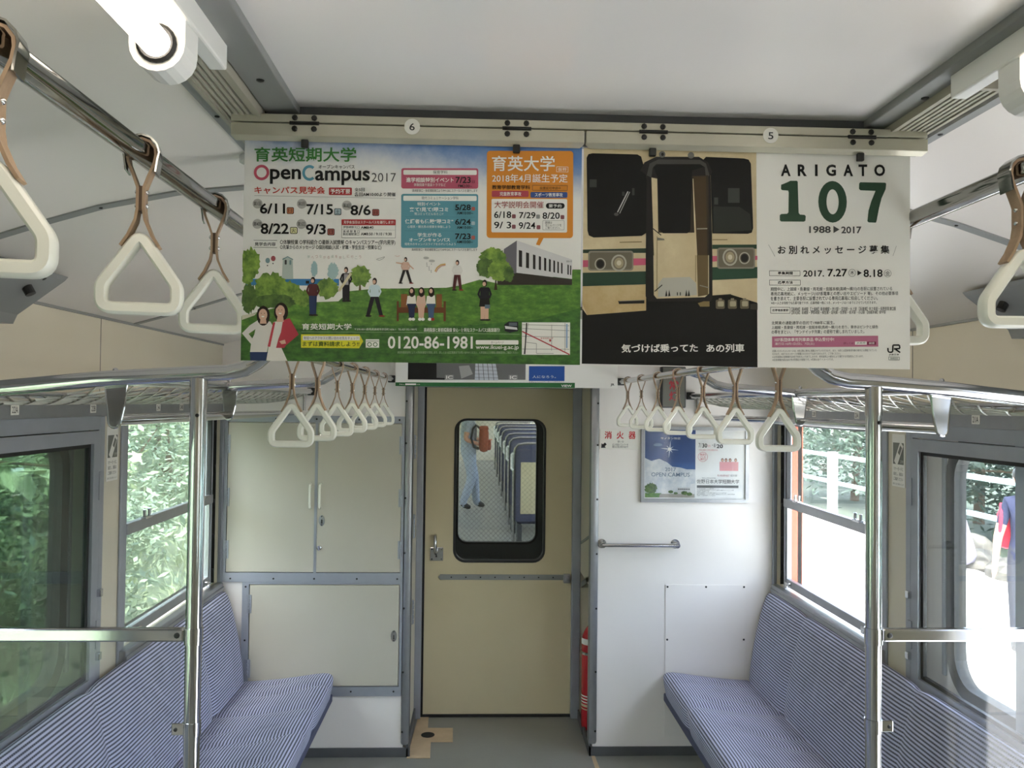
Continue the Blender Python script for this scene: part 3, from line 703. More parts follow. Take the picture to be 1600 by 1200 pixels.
for (a, b, q) in ((-2.6, -1.3, 'towards the rear of the carriage'), (1.95, 3.2, 'between the hanging posters and the bulkhead')):
    lamp(-1, a, b, 'lit fluorescent tube over the tree side bench, '+q); lamp(1, a, b, 'lit fluorescent tube over the platform side bench, '+q)
def louver(s, y0, y1, label):
    mx = (lambda x: x) if s < 0 else (lambda x: .07-x)
    t = thing('air_vent', label, 'vent', (mx(-.475), (y0+y1)/2, 2.10), 'ceiling air vents')
    a, b = mx(-.512), mx(-.449)
    if a > b: a, b = b, a
    part('frame', MB().plate([rect(a, b, y0, y1), rect(a+.006, b-.006, y0+.008, y1-.008)], 2.106, 2.122, 'Z'), 'louver', t)
    part('backing', MB().box(a+.004, b-.004, y0+.004, y1-.004, 2.1205, 2.1225), 'dark_grey', t)
    for k in range(6):
        x = a+.009+k*(b-a-.018)/5
        part('slat', MB().add([(x-.0035, y0+.008, 2.108), (x+.0015, y0+.008, 2.108), (x+.0035, y0+.008, 2.12), (x-.0015, y0+.008, 2.12), (x-.0035, y1-.008, 2.108), (x+.0015, y1-.008, 2.108), (x+.0035, y1-.008, 2.12), (x-.0015, y1-.008, 2.12)],
            [(0, 1, 2, 3), (7, 6, 5, 4), (0, 4, 5, 1), (1, 5, 6, 2), (2, 6, 7, 3), (3, 7, 4, 0)]), 'louver', t)
louver(-1, 1.04, 1.46, 'narrow slatted air vent between the ceiling lamps on the tree side')
louver(1, 1.07, 1.46, 'narrow slatted air vent between the ceiling lamps on the platform side')

# header covers over the side doors
for s in (-1, 1):
    pr = [(1.328, 1.862), (1.285, 1.862), (1.275, 1.885), (1.16, 1.972), (1.152, 1.982), (1.25, 1.953), (1.328, 1.932)]
    mb = MB(); n = len(pr); mb.add([(s*x, .20, z) for x, z in pr]+[(s*x, 2.12, z) for x, z in pr], [tuple(range(n)), tuple(range(n, 2*n))[::-1]]+[(i, (i+1) % n, n+(i+1) % n, n+i) for i in range(n)])
    hc = thing('door_header_cover', 'grey door machinery cover under the curved ceiling, '+('tree side' if s < 0 else 'platform side'), 'cover', (s*1.25, 1.2, 1.862))
    part('cover', mb, 'trim_grey', hc)
    part('latch', MB().cyl((s*1.20, 2.02, 1.943), (s*1.19, 2.02, 1.925), .012, 12), 'screw_dark', hc)
    part('hinge_plate', MB().box(s*1.284, s*1.286, 1.9, 2.08, 1.864, 1.882), 'alu', hc)
    screw(hc, (s*1.17, 2.04, 1.966), (-s*.6, 0, -.8), .006)

# ================================================================ HANGING POSTER BEAMS
YP = 1.264
def poster_beam(y, x0, x1, label, stickers):
    t = thing('poster_beam', label, 'poster rail', ((x0+x1)/2, y, 2.07), 'poster rails hung from the ceiling')
    xm = (x0+x1)/2
    part('fixed_rail', MB().box(x0, x1, y-.012, y+.018, 2.0985, 2.111, c=.0015), 'beam_metal', t)
    hs = (x0+.11, xm-.105, xm+.105, x1-.105)
    for a, b in ((x0, xm-.0012), (xm+.0012, x1)):
        f = part('hinged_flap', MB().box(a, b, y-.013, y-.003, 2.077, 2.0965, c=.0015), 'beam_metal', t)
        part('clamp_lip', MB().add([(a, y-.013, 2.077), (b, y-.013, 2.077), (b-.006, y-.004, 2.0715), (a+.006, y-.004, 2.0715), (a, y-.003, 2.078), (b, y-.003, 2.078)], [(0, 1, 2, 3), (3, 2, 5, 4), (0, 3, 4), (1, 5, 2)]), 'beam_metal', f)
    part('gap_shade_strip', MB().box(x0+.03, x1-.03, y+.009, y+.018, 2.1105, 2.1295), 'dark_grey', t)  # dark strip added for the shade in the gap under the ceiling
    part('back_rail', MB().box(x0+.005, x1-.005, y+.004, y+.016, 2.077, 2.0985), 'trim_grey', t)
    for hx in hs:
        h = part('hinge', MB().box(hx-.022, hx+.022, y-.0145, y-.012, 2.094, 2.0995).cyl((hx-.02, y-.0145, 2.0968), (hx+.02, y-.0145, 2.0968), .0022, 8), 'screw_dark', t)
        for dx in (-.0145, .0145):
            screw(t, (hx+dx, y-.0123, 2.1052), (0, -1, 0), .0045); screw(t, (hx+dx, y-.0133, 2.0883), (0, -1, 0), .0045)
        part('spring_clip', MB().box(hx-.0055, hx+.0055, y-.0105, y-.0035, 2.061, 2.0735, c=.0015), 'screw_dark', t)
    for sx, ch in stickers:
        st = part('number_sticker', MB().plate([[(sx+.012*math.cos(a*PI/12), 2.0955+.012*math.sin(a*PI/12)) for a in range(24)]], y-.0142, y-.0136), 'white_sticker', t)
        lettering(st, 'lettering', ch, lambda u, v, y=y: (u, y-.0147, -v), (sx-.004, -2.1005, sx+.004, -2.0895), 'black', .01)
    return t
poster_beam(YP, -.494, .578, 'pale metal poster rail with number stickers, hung across the aisle over the two large posters', ((-.222, '6'), (.329, '5')))
poster_beam(3.83, -.515, .545, 'pale metal poster rail hung in front of the bulkhead', ())

# ================================================================ STRAP RAILS, RACKS, POLES
fl = lambda a: 1+.035*math.cos(6*a)
def strap_rail_high(x, label):
    t = thing('strap_rail', label, 'handrail', (x, .3, 1.97), 'overhead strap rails')
    part('rail', MB().tube([(x, -2.8, 1.9775), (x, 1.47, 1.9775), (x, 1.50, 1.984), (x, 1.512, 2.0), (x, 1.515, 2.12)], .0138, 36, prof=fl), 'rail_steel', t, True)
    for y in (-2.7, -.6): part('hanger', MB().cyl((x, y, 1.98), (x, y, 2.122), .009, 12).cyl((x, y, 2.112), (x, y, 2.12), .025, 16), 'steel', t, True)
    part('flange', MB().cyl((x, 1.515, 2.11), (x, 1.515, 2.121), .026, 16), 'steel', t, True)
strap_rail_high(-.53, 'fluted steel strap rail near the ceiling by the side door, tree side')
strap_rail_high(.568, 'fluted steel strap rail near the ceiling by the side door, platform side')
def rack(s):
    side = 'tree side' if s < 0 else 'platform side'
    xr = -.53 if s < 0 else .567
    xp = .70 if s < 0 else .735
    X = lambda d: s*d
    sr_ = thing('strap_rail', 'low polished strap rail over the bench, '+side, 'handrail', (xr, 2.8, 1.77), 'overhead strap rails')
    part('rail', MB().tube([(xr, 1.62, 1.785), (xr, YB, 1.785)], .0125, 18), 'steel', sr_, True)
    part('rail_end', MB().box(xr-.017, xr+.017, YB-.02, YB, 1.768, 1.802, c=.003), 'screw_dark', sr_)
    r_ = thing('luggage_rack', 'polished tube luggage rack with wire net above the bench, '+side, 'luggage rack', (X(1.1), 2.85, 1.6), 'luggage racks')
    a0 = abs(xr)
    for y, rad in ((1.75, .0165), (2.62, .0145)):
        part('cross_tube', MB().tube([(X(a0+.012), y, 1.786), (X(a0+.03), y, 1.776), (X(a0+.05), y, 1.758), (X(a0+.075), y, 1.743), (X(a0+.11), y, 1.735), (X(xp), y, 1.732), (X(.905), y, 1.718), (X(1.15), y, 1.692), (X(1.325), y, 1.676)], rad, 18), 'steel', r_, True)
        part('gusset', MB().add([(X(a0-.008), y-.09, 1.778), (X(a0-.008), y+.06, 1.778), (X(a0+.085), y, 1.742), (X(a0-.008), y-.09, 1.782), (X(a0-.008), y+.06, 1.782), (X(a0+.085), y, 1.746)], [(0, 1, 2), (5, 4, 3), (0, 2, 5, 3), (1, 4, 5, 2), (0, 3, 4, 1)]), 'steel', r_)
    part('front_tube', MB().tube([(X(.905), 1.75, 1.72), (X(.907), YB, 1.721)], .013, 16), 'steel', r_, True)
    part('front_tube_end', MB().box(X(.888), X(.926), YB-.022, YB, 1.703, 1.739, c=.003), 'screw_dark', r_)
    part('rear_tube', MB().tube([(X(1.305), 1.75, 1.685), (X(1.305), YB, 1.685)], .010, 12), 'steel', r_, True)
    xb = .885 if s < 0 else .905
    part('lower_tube', MB().tube([(X(xb+.002), 1.79, 1.632), (X(xb+.02), 2.62, 1.628), (X(.995), YB, 1.618)], .0125, 14), 'steel', r_, True)
    part('end_stay', MB().tube([(X(.94), YB-.012, 1.715), (X(.94), YB-.012, 1.63)], .007, 10), 'steel', r_, True)
    for y, x in ((1.80, xb), (2.62, xb+.005)):
        o = [(X(x-.022), 1.706), (X(x+.024), 1.706), (X(x+.018), 1.66)] + [(X(x+.003+.013*math.cos(a*PI/8)), 1.632-.016*math.sin(a*PI/8)) for a in range(9)] + [(X(x-.016), 1.66)]
        if s > 0: o = o[::-1]
        br = part('bracket', MB().plate([o], y-.012, y-.008), 'rail_steel' if s < 0 else 'steel', r_)
        m_ = MB(); m_.tube([(a, y-.010, b) for a, b in o], .003, 6, True); part('bracket_rim', m_, 'steel', br)
        part('cap_nut', MB().ball((X(x+.006), y-.004, 1.738), .006, seg=8), 'chrome', r_)
    # diamond net
    prn = [(.912, 1.713), (.96, 1.692), (1.02, 1.678), (1.09, 1.668), (1.16, 1.663), (1.23, 1.667), (1.30, 1.680)]
    def pz(x):
        for i in range(len(prn)-1):
            if prn[i][0] <= x <= prn[i+1][0]:
                f = (x-prn[i][0])/(prn[i+1][0]-prn[i][0]); return prn[i][1]+f*(prn[i+1][1]-prn[i][1])
        return prn[-1][1]
    net = MB(); nx = 12; dx = (1.30-.912)/nx; dy = .045; ny = int((YB-.03-1.77)/dy)
    w = .0035
    for j in range(ny):
        for i in range(nx):
            x0, x1 = .912+i*dx, .912+(i+1)*dx; ya, yb = 1.77+j*dy, 1.77+(j+1)*dy
            if (i+j) % 2: ya, yb = yb, ya
            p = [(X(x0), ya-w, pz(x0)), (X(x0), ya+w, pz(x0)), (X(x1), yb+w, pz(x1)), (X(x1), yb-w, pz(x1))]
            q = [(a, b, c-.0035) for a, b, c in p]
            net.add(p+q, [(0, 1, 2, 3), (4, 7, 6, 5), (0, 4, 5, 1), (2, 6, 7, 3), (1, 5, 6, 2), (0, 3, 7, 4)])
    n_ = part('net', net, 'net_steel', r_); n_['kind'] = 'stuff'
    # stanchion pole and seat-end partition
    px = X(xp)
    p_ = thing('stanchion_pole', 'upright polished pole at the bench end, '+side, 'pole', (px, 1.75, 0), 'stanchion poles')
    part('tube', MB().cyl((px, 1.75, .0), (px, 1.75, 1.715), .0165, 24), 'steel', p_, True)
    part('top_sleeve', MB().cyl((px, 1.75, 1.66), (px, 1.75, 1.722), .0178, 24), 'steel', p_, True)
    part('joint', MB().cyl((px, 1.75, 1.172), (px, 1.75, 1.206), .0186, 24), 'steel', p_, True)
    part('joint', MB().cyl((px, 1.75, .985), (px, 1.75, 1.013), .0182, 24), 'steel', p_, True)
    part('foot_flange', MB().cyl((px, 1.75, 0), (px, 1.75, .012), .04, 24), 'steel', p_, True)
    screw(p_, (px+.004, 1.7325, 1.645), (0, -1, 0), .004)
    pa = thing('bench_partition', 'clear acrylic bench-end screen under a flat steel bar, '+side, 'partition', (X(1.03), 1.75, .33), 'bench end partitions')
    part('bar', MB().box(X(xp+.016), X(1.328), 1.738, 1.756, 1.178, 1.206, c=.004), 'steel', pa)
    screw(pa, (X(xp+.03), 1.738, 1.192), (0, -1, 0), .006)
    part('panel', MB().box(X(xp+.026), X(1.318), 1.746, 1.751, .33, 1.18), 'acrylic', pa)
    for z in (1.0, .55): 
        c_ = part('clip', MB().box(X(xp+.012), X(xp+.038), 1.738, 1.744, z-.012, z+.012, c=.002), 'steel', pa)
        screw(c_, (X(xp+.029), 1.738, z), (0, -1, 0), .004)
rack(-1); rack(1)

# ================================================================ HANGING STRAPS
def ribbon(path, w, th):
    """band in the XZ plane, width w along Y"""
    P = [Vector((x, 0, z)) for x, z in path]; out = []
    for i, p in enumerate(P):
        t = (P[min(i+1, len(P)-1)]-P[max(i-1, 0)]).normalized(); n = Vector((t.z, 0, -t.x)); out.append((p, n, Vector((0, 1, 0))))
    return MB().sweep(out, [(-th/2, -w/2), (th/2, -w/2), (th/2, w/2), (-th/2, w/2)], closed=False)
def strap_proto(drop, name, clip, flip):
    t = thing(name, 'x', 'strap', (0, 0, 0))
    arc = [(.0165*math.sin(a), .0165*math.cos(a)) for a in [math.radians(q) for q in (-100, -70, -35, 0, 35, 70, 100)]]
    k = drop/.098
    left = [(-.0215, -.122*k), (-.0135, -.108*k), (-.0055, -.088*k), (-.0035, -.074*k), (-.0035, -.046*k), (-.008, -.032*k), (-.0145, -.014*k)]
    path = left + arc + [(-x, z) for x, z in left[::-1]]
    belt = part('belt', ribbon(path, .021, .0032), 'leather', t)
    part('belt_core', MB().box(-.003, .003, -.0095, .0095, -.076*k, -.044*k), 'leather_dark', t)
    if clip:
        arc2 = [(.0205*math.sin(a), .0205*math.cos(a)) for a in [math.radians(q) for q in (-115, -90, -60, -30, 0, 30, 60, 90, 115)]]
        part('clip', ribbon([(-.0165, -.024)]+arc2+[(.0165, -.024)], .028, .0022), 'rail_steel', t, True)
    else:
        arc2 = [(.0195*math.sin(a), .0195*math.cos(a)) for a in [math.radians(q) for q in (-60, -30, 0, 30, 60)]]
        part('clip', ribbon(arc2, .012, .002), 'steel', t, True)
    for z in (-.050*k, -.068*k): part('rivet', MB().ball((flip*.0052, 0, z), .0032, seg=8).ball((-flip*.0052, 0, z), .0032, seg=8), 'chrome', t, True)
    # handle: rounded five-sided loop
    R = [(0, -.008), (.046, -.072), (.046, -.088), (.036, -.0975)]
    cor = [(0, -.0075, .009), (.0425, -.070, .02), (.0425, -.0975, .013), (-.0425, -.0975, .013), (-.0425, -.070, .02)]
    pts = []
    n = len(cor)
    for i in range(n):
        p = Vector((cor[i][0], 0, cor[i][1])); a = Vector((cor[i-1][0], 0, cor[i-1][1])); b = Vector((cor[(i+1) % n][0], 0, cor[(i+1) % n][1])); r = cor[i][2]
        da, db = (a-p).normalized(), (b-p).normalized(); ang = da.angle(db); d = min(r/math.tan(ang/2), .45*(a-p).length, .45*(b-p).length)
        A, B = p+da*d, p+db*d
        for q in range(7):
            f = q/6; pts.append(A*(1-f)**2 + p*2*f*(1-f) + B*f*f)
    top = -drop
    fr = []
    N = len(pts)
    for i in range(N):
        t_ = (pts[(i+1) % N]-pts[i-1]).normalized(); nn = Vector((t_.z, 0, -t_.x)); fr.append((pts[i]+Vector((0, 0, top)), nn, Vector((0, 1, 0))))
    sec = [(-.0072, -.008), (-.0045, -.0115), (.0045, -.0115), (.0072, -.008), (.0072, .008), (.0045, .0115), (-.0045, .0115), (-.0072, .008)]
    part('handle', MB().sweep(fr, sec), 'ivory', t, True)
    return t
protos = {}
def put_strap(x, y, z, drop, clip, flip, label, group, rz):
    key = (drop, clip, flip)
    if key not in protos:
        o = protos[key] = strap_proto(drop, 'hanging_strap', clip, flip)
    else: o = copy_tree(protos[key])
    o.location = (x, y, z); o.rotation_euler = (0, 0, math.radians(rz)); o['label'] = label; o['group'] = group; o['category'] = 'strap'
near = {1: 'ivory hanging strap by the side door, its grip overlapping the edge of the campus poster',
        0: 'ivory hanging strap by the side door, next to the one overlapping the campus poster'}
put_strap(-.53, .715, 1.9775, .092, True, 1, 'ivory hanging strap by the side door, third from the campus poster', 'door straps, tree side', 12)
put_strap(-.53, 1.022, 1.9775, .092, True, 1, 'ivory hanging strap by the side door, second from the campus poster', 'door straps, tree side', 12)
put_strap(-.53, 1.300, 1.9775, .092, True, 1, 'ivory hanging strap by the side door, right beside the campus poster', 'door straps, tree side', 14)
put_strap(.568, 1.018, 1.9775, .092, True, -1, 'ivory hanging strap by the side door, clear of the farewell train poster', 'door straps, platform side', -4)
put_strap(.568, 1.330, 1.9775, .092, True, -1, 'ivory hanging strap by the side door, half hidden behind the farewell train poster', 'door straps, platform side', -6)
ordn = ['first', 'second', 'third', 'fourth', 'fifth', 'sixth', 'seventh']
for k in range(7):
    put_strap(-.53, 1.853+.294*k, 1.785, .106, False, 1, 'ivory hanging strap over the tree side bench, %s from the bench end pole' % ordn[k], 'bench straps, tree side', random.Random(k).uniform(-2, 9))
    put_strap(.567, 1.86+.318*k, 1.785, .106, False, -1, 'ivory hanging strap over the platform side bench, %s from the bench end pole' % ordn[k], 'bench straps, platform side', random.Random(k+9).uniform(-9, 2))

# ================================================================ WALL STICKERS
def number_plate(s, y, txt):
    x = s*1.3175
    o = solo('seat_number_sticker', MB().box(x, x-s*.0012, y-.019, y+.019, 1.632, 1.658), 'white_sticker', 'small white seat number sticker reading %s on the grey band above the window' % txt, 'sticker', 'seat number stickers')
    mp = (lambda u, v: (x-s*.0016, y+u, -v)) if s < 0 else (lambda u, v: (x-s*.0016, y-u, -v))
    lettering(o, 'lettering', txt, mp, (-.014, -1.654, .014, -1.637), 'black', .005)
for y, t_ in ((2.195, '22A'), (2.632, '22B'), (3.158, '24A'), (3.40, '24B'), (3.545, '24C')): number_plate(-1, y, t_)
for y, t_ in ((3.48, '23B'), (3.08, '23A'), (2.33, '21A')): number_plate(1, y, t_)
def manner_sticker(s, y, label):
    x = s*1.329; fx = x-s*.0018
    mp = (lambda u, v: (fx, y+u, -v)) if s < 0 else (lambda u, v: (fx, y-u, -v))
    o = solo('phone_manners_sticker', MB().box(x, x-s*.0013, y-.043, y+.043, 1.405, 1.585), 'white_sticker', label, 'sticker', 'phone manners stickers')
    q = lambda pts, m, d=0: part('pictogram', MB().add([Vector(mp(a, -b)) - Vector((s*d, 0, 0)) for a, b in pts], [tuple(range(len(pts)))]), m, o)
    q([(-.036, 1.482), (.036, 1.482), (.036, 1.556), (-.036, 1.556)], 'grey_sticker')
    q([(-.028, 1.492), (-.008, 1.476), (.034, 1.545), (.014, 1.562)], 'white_sticker', .0004)
    q([(-.002, 1.522), (.010, 1.513), (.026, 1.539), (.014, 1.548)], 'grey_sticker', .0008)
    for k, tx in enumerate(('マナーモードに', '設定し、通話は', 'ご遠慮ください')): lettering(o, 'lettering', tx, mp, (-.032, -1.472+k*.017, .032, -1.460+k*.017), 'grey_sticker', .01)
    lettering(o, 'lettering', '皆様のご協力をお願いいたします', mp, (-.036, -1.418, .036, -1.411), 'grey_sticker')
    lettering(o, 'lettering', 'OFF', mp, (.012, -1.497, .034, -1.487), 'white_sticker', .01)
manner_sticker(-1, 2.80, 'pale sticker with a crossed grey phone sign on the pillar, tree side')
manner_sticker(1, 2.79, 'pale sticker with a crossed grey phone sign on the pillar, platform side')
# ================================================================ PRINTED POSTERS
# print layouts are given on enlarged sheets; each sheet has an origin and a scale
SHEET = dict(A=(370, 170, 5.7143), B=(620, 170, 5.3333), C=(370, 370, 5.7143), D=(620, 370, 5.0), E=(900, 190, 5.517), F=(900, 400, 5.517), G=(1170, 190, 5.7143), H=(1170, 400, 5.7143),
             J=(1000, 660, 8.889), K=(620, 580, 3.75))
class Poster:
    def __init__(s, corners, x0, x1, z0, z1, y, th, sheet_mat, name, label, group):
        s.c = corners; s.x0, s.x1, s.z0, s.z1, s.y = x0, x1, z0, z1, y
        s.o = solo(name, MB().box(x0, x1, y, y+th, z0, z1), sheet_mat, label, 'poster', group)
        s.n = {}; s.cnt = {}; s.k = 0
    def P(s, sh, u, v, lay=1):
        ox, oy, k = SHEET[sh]; px, py = ox+u/k, oy+v/k
        (ax, ay), (bx, by), (cx, cy), (dx, dy) = s.c           # TL TR BL BR
        f = (px-ax)/(bx-ax)
        for _ in range(3):
            yt = ay+(by-ay)*f; yb = cy+(dy-cy)*f; g = (py-yt)/(yb-yt)
            xl = ax+(cx-ax)*g; xr = bx+(dx-bx)*g; f = (px-xl)/(xr-xl)
        f = min(max(f, 0), 1); g = min(max(g, 0), 1)
        return (s.x0+(s.x1-s.x0)*f, s.y-.00025*lay-5e-6*(s.cnt.get(lay, 0) % 45), s.z1+(s.z0-s.z1)*g)
    def key(s, name, lay):
        s.k += 1; s.cnt[lay] = s.cnt.get(lay, 0)+1
        return name if name in ('printed_picture', 'printed_line', 'printed_train', 'printed_dot') else '%s|%d' % (name, s.k)
    def poly(s, sh, pts, m, lay=1, name='printed_picture'):
        name = s.key(name, lay); mb, ms = s.n.setdefault(name, (MB(), []))
        if m not in ms: ms.append(m)
        bm = bmesh.new(); vs = [bm.verts.new((a, b, 0)) for a, b in pts]
        es = [bm.edges.new((vs[i], vs[(i+1) % len(vs)])) for i in range(len(vs))]
        bmesh.ops.triangle_fill(bm, use_beauty=True, use_dissolve=False, edges=es); bm.verts.index_update()
        mb.add([s.P(sh, v.co.x, v.co.y, lay) for v in bm.verts], [[v.index for v in f.verts] for f in bm.faces], ms.index(m)); bm.free()
    def ell(s, sh, cx, cy, rx, ry, m, lay=1, name='printed_picture', n=18, rot=0):
        c, d = math.cos(rot), math.sin(rot)
        s.poly(sh, [(cx+rx*math.cos(a)*c-ry*math.sin(a)*d, cy+rx*math.cos(a)*d+ry*math.sin(a)*c) for a in [2*PI*i/n for i in range(n)]], m, lay, name)
    def rr(s, sh, x0, y0, x1, y1, m, lay=1, r=0, name='printed_box'):
        s.poly(sh, rrect(x0, x1, y0, y1, r) if r else rect(x0, x1, y0, y1), m, lay, name)
    def line(s, sh, pts, w, m, lay=2, name='printed_line', closed=False):
        n = len(pts)
        for i in range(n if closed else n-1):
            (a, b), (c, d) = pts[i], pts[(i+1) % n]; l = math.hypot(c-a, d-b) or 1; nx, ny = -(d-b)/l*w/2, (c-a)/l*w/2
            s.poly(sh, [(a+nx, b+ny), (c+nx, d+ny), (c-nx, d-ny), (a-nx, b-ny)], m, lay, name)
    def ring(s, sh, cx, cy, rx, ry, w, m, lay=2, a0=0, a1=360, name='printed_line'):
        n = 28; name = s.key(name, lay); mb, ms = s.n.setdefault(name, (MB(), []))
        if m not in ms: ms.append(m)
        vs = []
        for i in range(n+1):
            a = math.radians(a0+(a1-a0)*i/n)
            vs += [s.P(sh, cx+(rx+w/2)*math.cos(a), cy+(ry+w/2)*math.sin(a), lay), s.P(sh, cx+(rx-w/2)*math.cos(a), cy+(ry-w/2)*math.sin(a), lay)]
        mb.add(vs, [(2*i, 2*i+2, 2*i+3, 2*i+1) for i in range(n)], ms.index(m))
    def text(s, sh, x0, y0, x1, y1, t, c, bold=0., lay=4, name='lettering'):
        s.k += 1
        if name != 'lettering': name = '%s|%d' % (name, s.k)
        lettering(s.o, name, t, lambda u, v: s.P(sh, u, v, lay), (x0, y0, x1, y1), c, bold)
    def done(s):
        for nm, (mb, ms) in s.n.items():
            o = part(nm.split('|')[0], mb, ms, s.o)
            if '|' not in nm: o['kind'] = 'stuff'
    def blob(s, sh, cx, cy, rx, ry, m, lay=1, seed=0, n=44, rag=.16):
        r = random.Random(seed); s.poly(sh, [(cx+rx*(1+r.uniform(-rag, rag))*math.cos(2*PI*i/n), cy+ry*(1+r.uniform(-rag, rag))*math.sin(2*PI*i/n)) for i in range(n)], m, lay)

def print_mat(name, c1, c2, scale, c3=None, gradient=None, stretch=(1, 1, 1), side=0.):
    """mottled print: noise between two or three inks; gradient=(axis, lo, hi, colour) adds a printed colour blend"""
    m = bpy.data.materials.new(name); m.use_nodes = True; MATS[name] = m
    nt = m.node_tree; p = nt.nodes['Principled BSDF']; p.inputs['Roughness'].default_value = .42
    tc = nt.nodes.new('ShaderNodeTexCoord'); mp = nt.nodes.new('ShaderNodeMapping'); mp.inputs['Scale'].default_value = stretch
    nt.links.new(tc.outputs['Object'], mp.inputs[0])
    n = nt.nodes.new('ShaderNodeTexNoise'); n.inputs['Scale'].default_value = scale; n.inputs['Detail'].default_value = 8; n.inputs['Roughness'].default_value = .65
    nt.links.new(mp.outputs[0], n.inputs['Vector'])
    cr_ = nt.nodes.new('ShaderNodeValToRGB'); e = cr_.color_ramp.elements
    e[0].position = .36; e[0].color = lin(c1); e[1].position = .64; e[1].color = lin(c2)
    if c3: q = e.new(.52); q.color = lin(c3)
    nt.links.new(n.outputs[0], cr_.inputs[0]); last = cr_.outputs[0]
    if gradient:
        ax, lo, hi, c = gradient
        sp = nt.nodes.new('ShaderNodeSeparateXYZ'); nt.links.new(tc.outputs['Object'], sp.inputs[0])
        ad = nt.nodes.new('ShaderNodeMath'); ad.operation = 'MULTIPLY_ADD'; ad.inputs[1].default_value = .09; nt.links.new(n.outputs[0], ad.inputs[0])
        a2 = nt.nodes.new('ShaderNodeMath'); a2.operation = 'MULTIPLY_ADD'; a2.inputs[1].default_value = side; nt.links.new(sp.outputs[0], a2.inputs[0]); nt.links.new(sp.outputs[ax], a2.inputs[2]); nt.links.new(a2.outputs[0], ad.inputs[2])
        r = nt.nodes.new('ShaderNodeMapRange'); r.interpolation_type = 'SMOOTHSTEP'; r.inputs[1].default_value = lo; r.inputs[2].default_value = hi; nt.links.new(ad.outputs[0], r.inputs[0])
        mx = nt.nodes.new('ShaderNodeMix'); mx.data_type = 'RGBA'; nt.links.new(r.outputs[0], mx.inputs[0]); nt.links.new(last, mx.inputs[6]); mx.inputs[7].default_value = lin(c); last = mx.outputs[2]
    nt.links.new(last, p.inputs['Base Color'])
print_mat('print_sky', '#e9e7e2', '#f1efea', 9, gradient=(2, .315, .395, '#4f79b3'), side=.09)
print_mat('print_grass', '#3c6a22', '#6a9a35', 60, c3='#527f2b', stretch=(1, 1, 2))
print_mat('print_grass_dark', '#27511d', '#46792a', 60, stretch=(1, 1, 2))
print_mat('print_leaf', '#466b25', '#8fae45', 70)
print_mat('print_leaf_dark', '#33501f', '#5d7d33', 80)
print_mat('print_train', '#c8b48e', '#d9c9a4', 14, c3='#cfbd98')
print_mat('print_train_dirty', '#b79b68', '#cdb88c', 18)
print_mat('print_photo_sky', '#2d4f86', '#3c64a0', 6, gradient=(2, .20, .235, '#2a4a82'))
print_mat('print_cloud', '#b9c0c8', '#e6e4e0', 18)
white, black = ink('#efede8'), ink('#1c1c1c')
grey, dgrey = ink('#9b9b98'), ink('#4a4a4a')

# ---------------------------------------------------------------- campus poster
p = Poster([(382, 221), (909, 232), (377, 564), (907, 570)], -.476, .0385, 1.738, 2.0745, YP, .0006, 'print_sky', 'hanging_poster',
           'hanging campus poster with green lawn, students and dates under blue sky', 'hanging posters in the front row')
gn, rd, bl, org = ink('#3f7d3c'), ink('#c25560'), ink('#5d9ab0'), ink('#d98c35')
tR = ink('#c8473c'); tL = ink('#d9795e'); box_r = ink('#b23a3c')
p.text('A', 155, 362, 1055, 494, '育英短期大学', gn, .018, name='title_lettering')
p.ring('A', 217, 588, 56, 57, 24, ink('#c4566a'), name='title_ring'); p.text('A', 292, 556, 565, 690, 'pen', black, .02, name='title_lettering')
p.ring('A', 640, 590, 52, 58, 24, bl, 2, 48, 312, name='title_ring'); p.text('A', 690, 568, 1176, 700, 'ampus', black, .02, name='title_lettering')
p.text('A', 1192, 590, 1408, 668, '2017', dgrey, -.006, name='title_lettering')
p.text('A', 720, 518, 1040, 554, 'オープンキャンパス', black, .01)
p.text('A', 155, 712, 780, 778, 'キャンパス見学会', tR, .02)
p.rr('A', 812, 720, 1016, 786, box_r, 2, 8); p.text('A', 826, 732, 1002, 776, '予約不要', white, .02)
p.text('A', 1040, 722, 1130, 754, '全5回', black, .01); p.text('A', 1040, 762, 1405, 798, '各回AM10:00より開催', black, .01)
p.line('A', [(155, 793), (1405, 815)], 3, grey)
def day(x, y, w, c, ch): p.rr('A', x, y, x+w, y+60, black, 2, 12); p.rr('A', x+5, y+5, x+w-5, y+55, ink(c), 3, 9); p.text('A', x+14, y+12, x+w-14, y+48, ch, black, .0, 5)
for (cx, cy, t_) in ((183, 865, '第1回'), (573, 865, '第2回'), (972, 878, '第3回'), (182, 1045, '第4回'), (570, 1045, '第5回')):
    p.ell('A', cx, cy, 44, 43, ink('#b9b7b2'), 1, 'printed_dot'); p.text('A', cx-32, cy-18, cx+32, cy+18, t_, dgrey)
for (x0, y0, x1, y1, t_) in ((205, 862, 427, 955, '6/11'), (615, 868, 850, 962, '7/15'), (1005, 875, 1185, 966, '8/6'), (212, 1040, 460, 1135, '8/22'), (610, 1046, 787, 1138, '9/3')): p.text('A', x0, y0, x1, y1, t_, black, .022, name='date_lettering')
day(440, 896, 63, '#d98a62', '日'); day(860, 905, 63, '#a9bcc2', '土'); day(1197, 910, 63, '#b5645a', '日'); day(470, 1072, 66, '#ddd9a8', '火'); day(800, 1084, 64, '#b5645a', '日')
p.rr('A', 925, 1003, 1407, 1168, grey, 1, 6); p.rr('A', 929, 1006, 1403, 1164, white, 2, 5); p.rr('A', 925, 1003, 1407, 1054, box_r, 3, 5)
p.text('A', 945, 1014, 1392, 1042, '見学会当日はスクールバスを運行します!', white, .01, 5)
p.text('A', 940, 1060, 1085, 1084, '伊勢崎駅北口', black); p.text('A', 1098, 1062, 1210, 1086, 'AM8:40', black, .01)
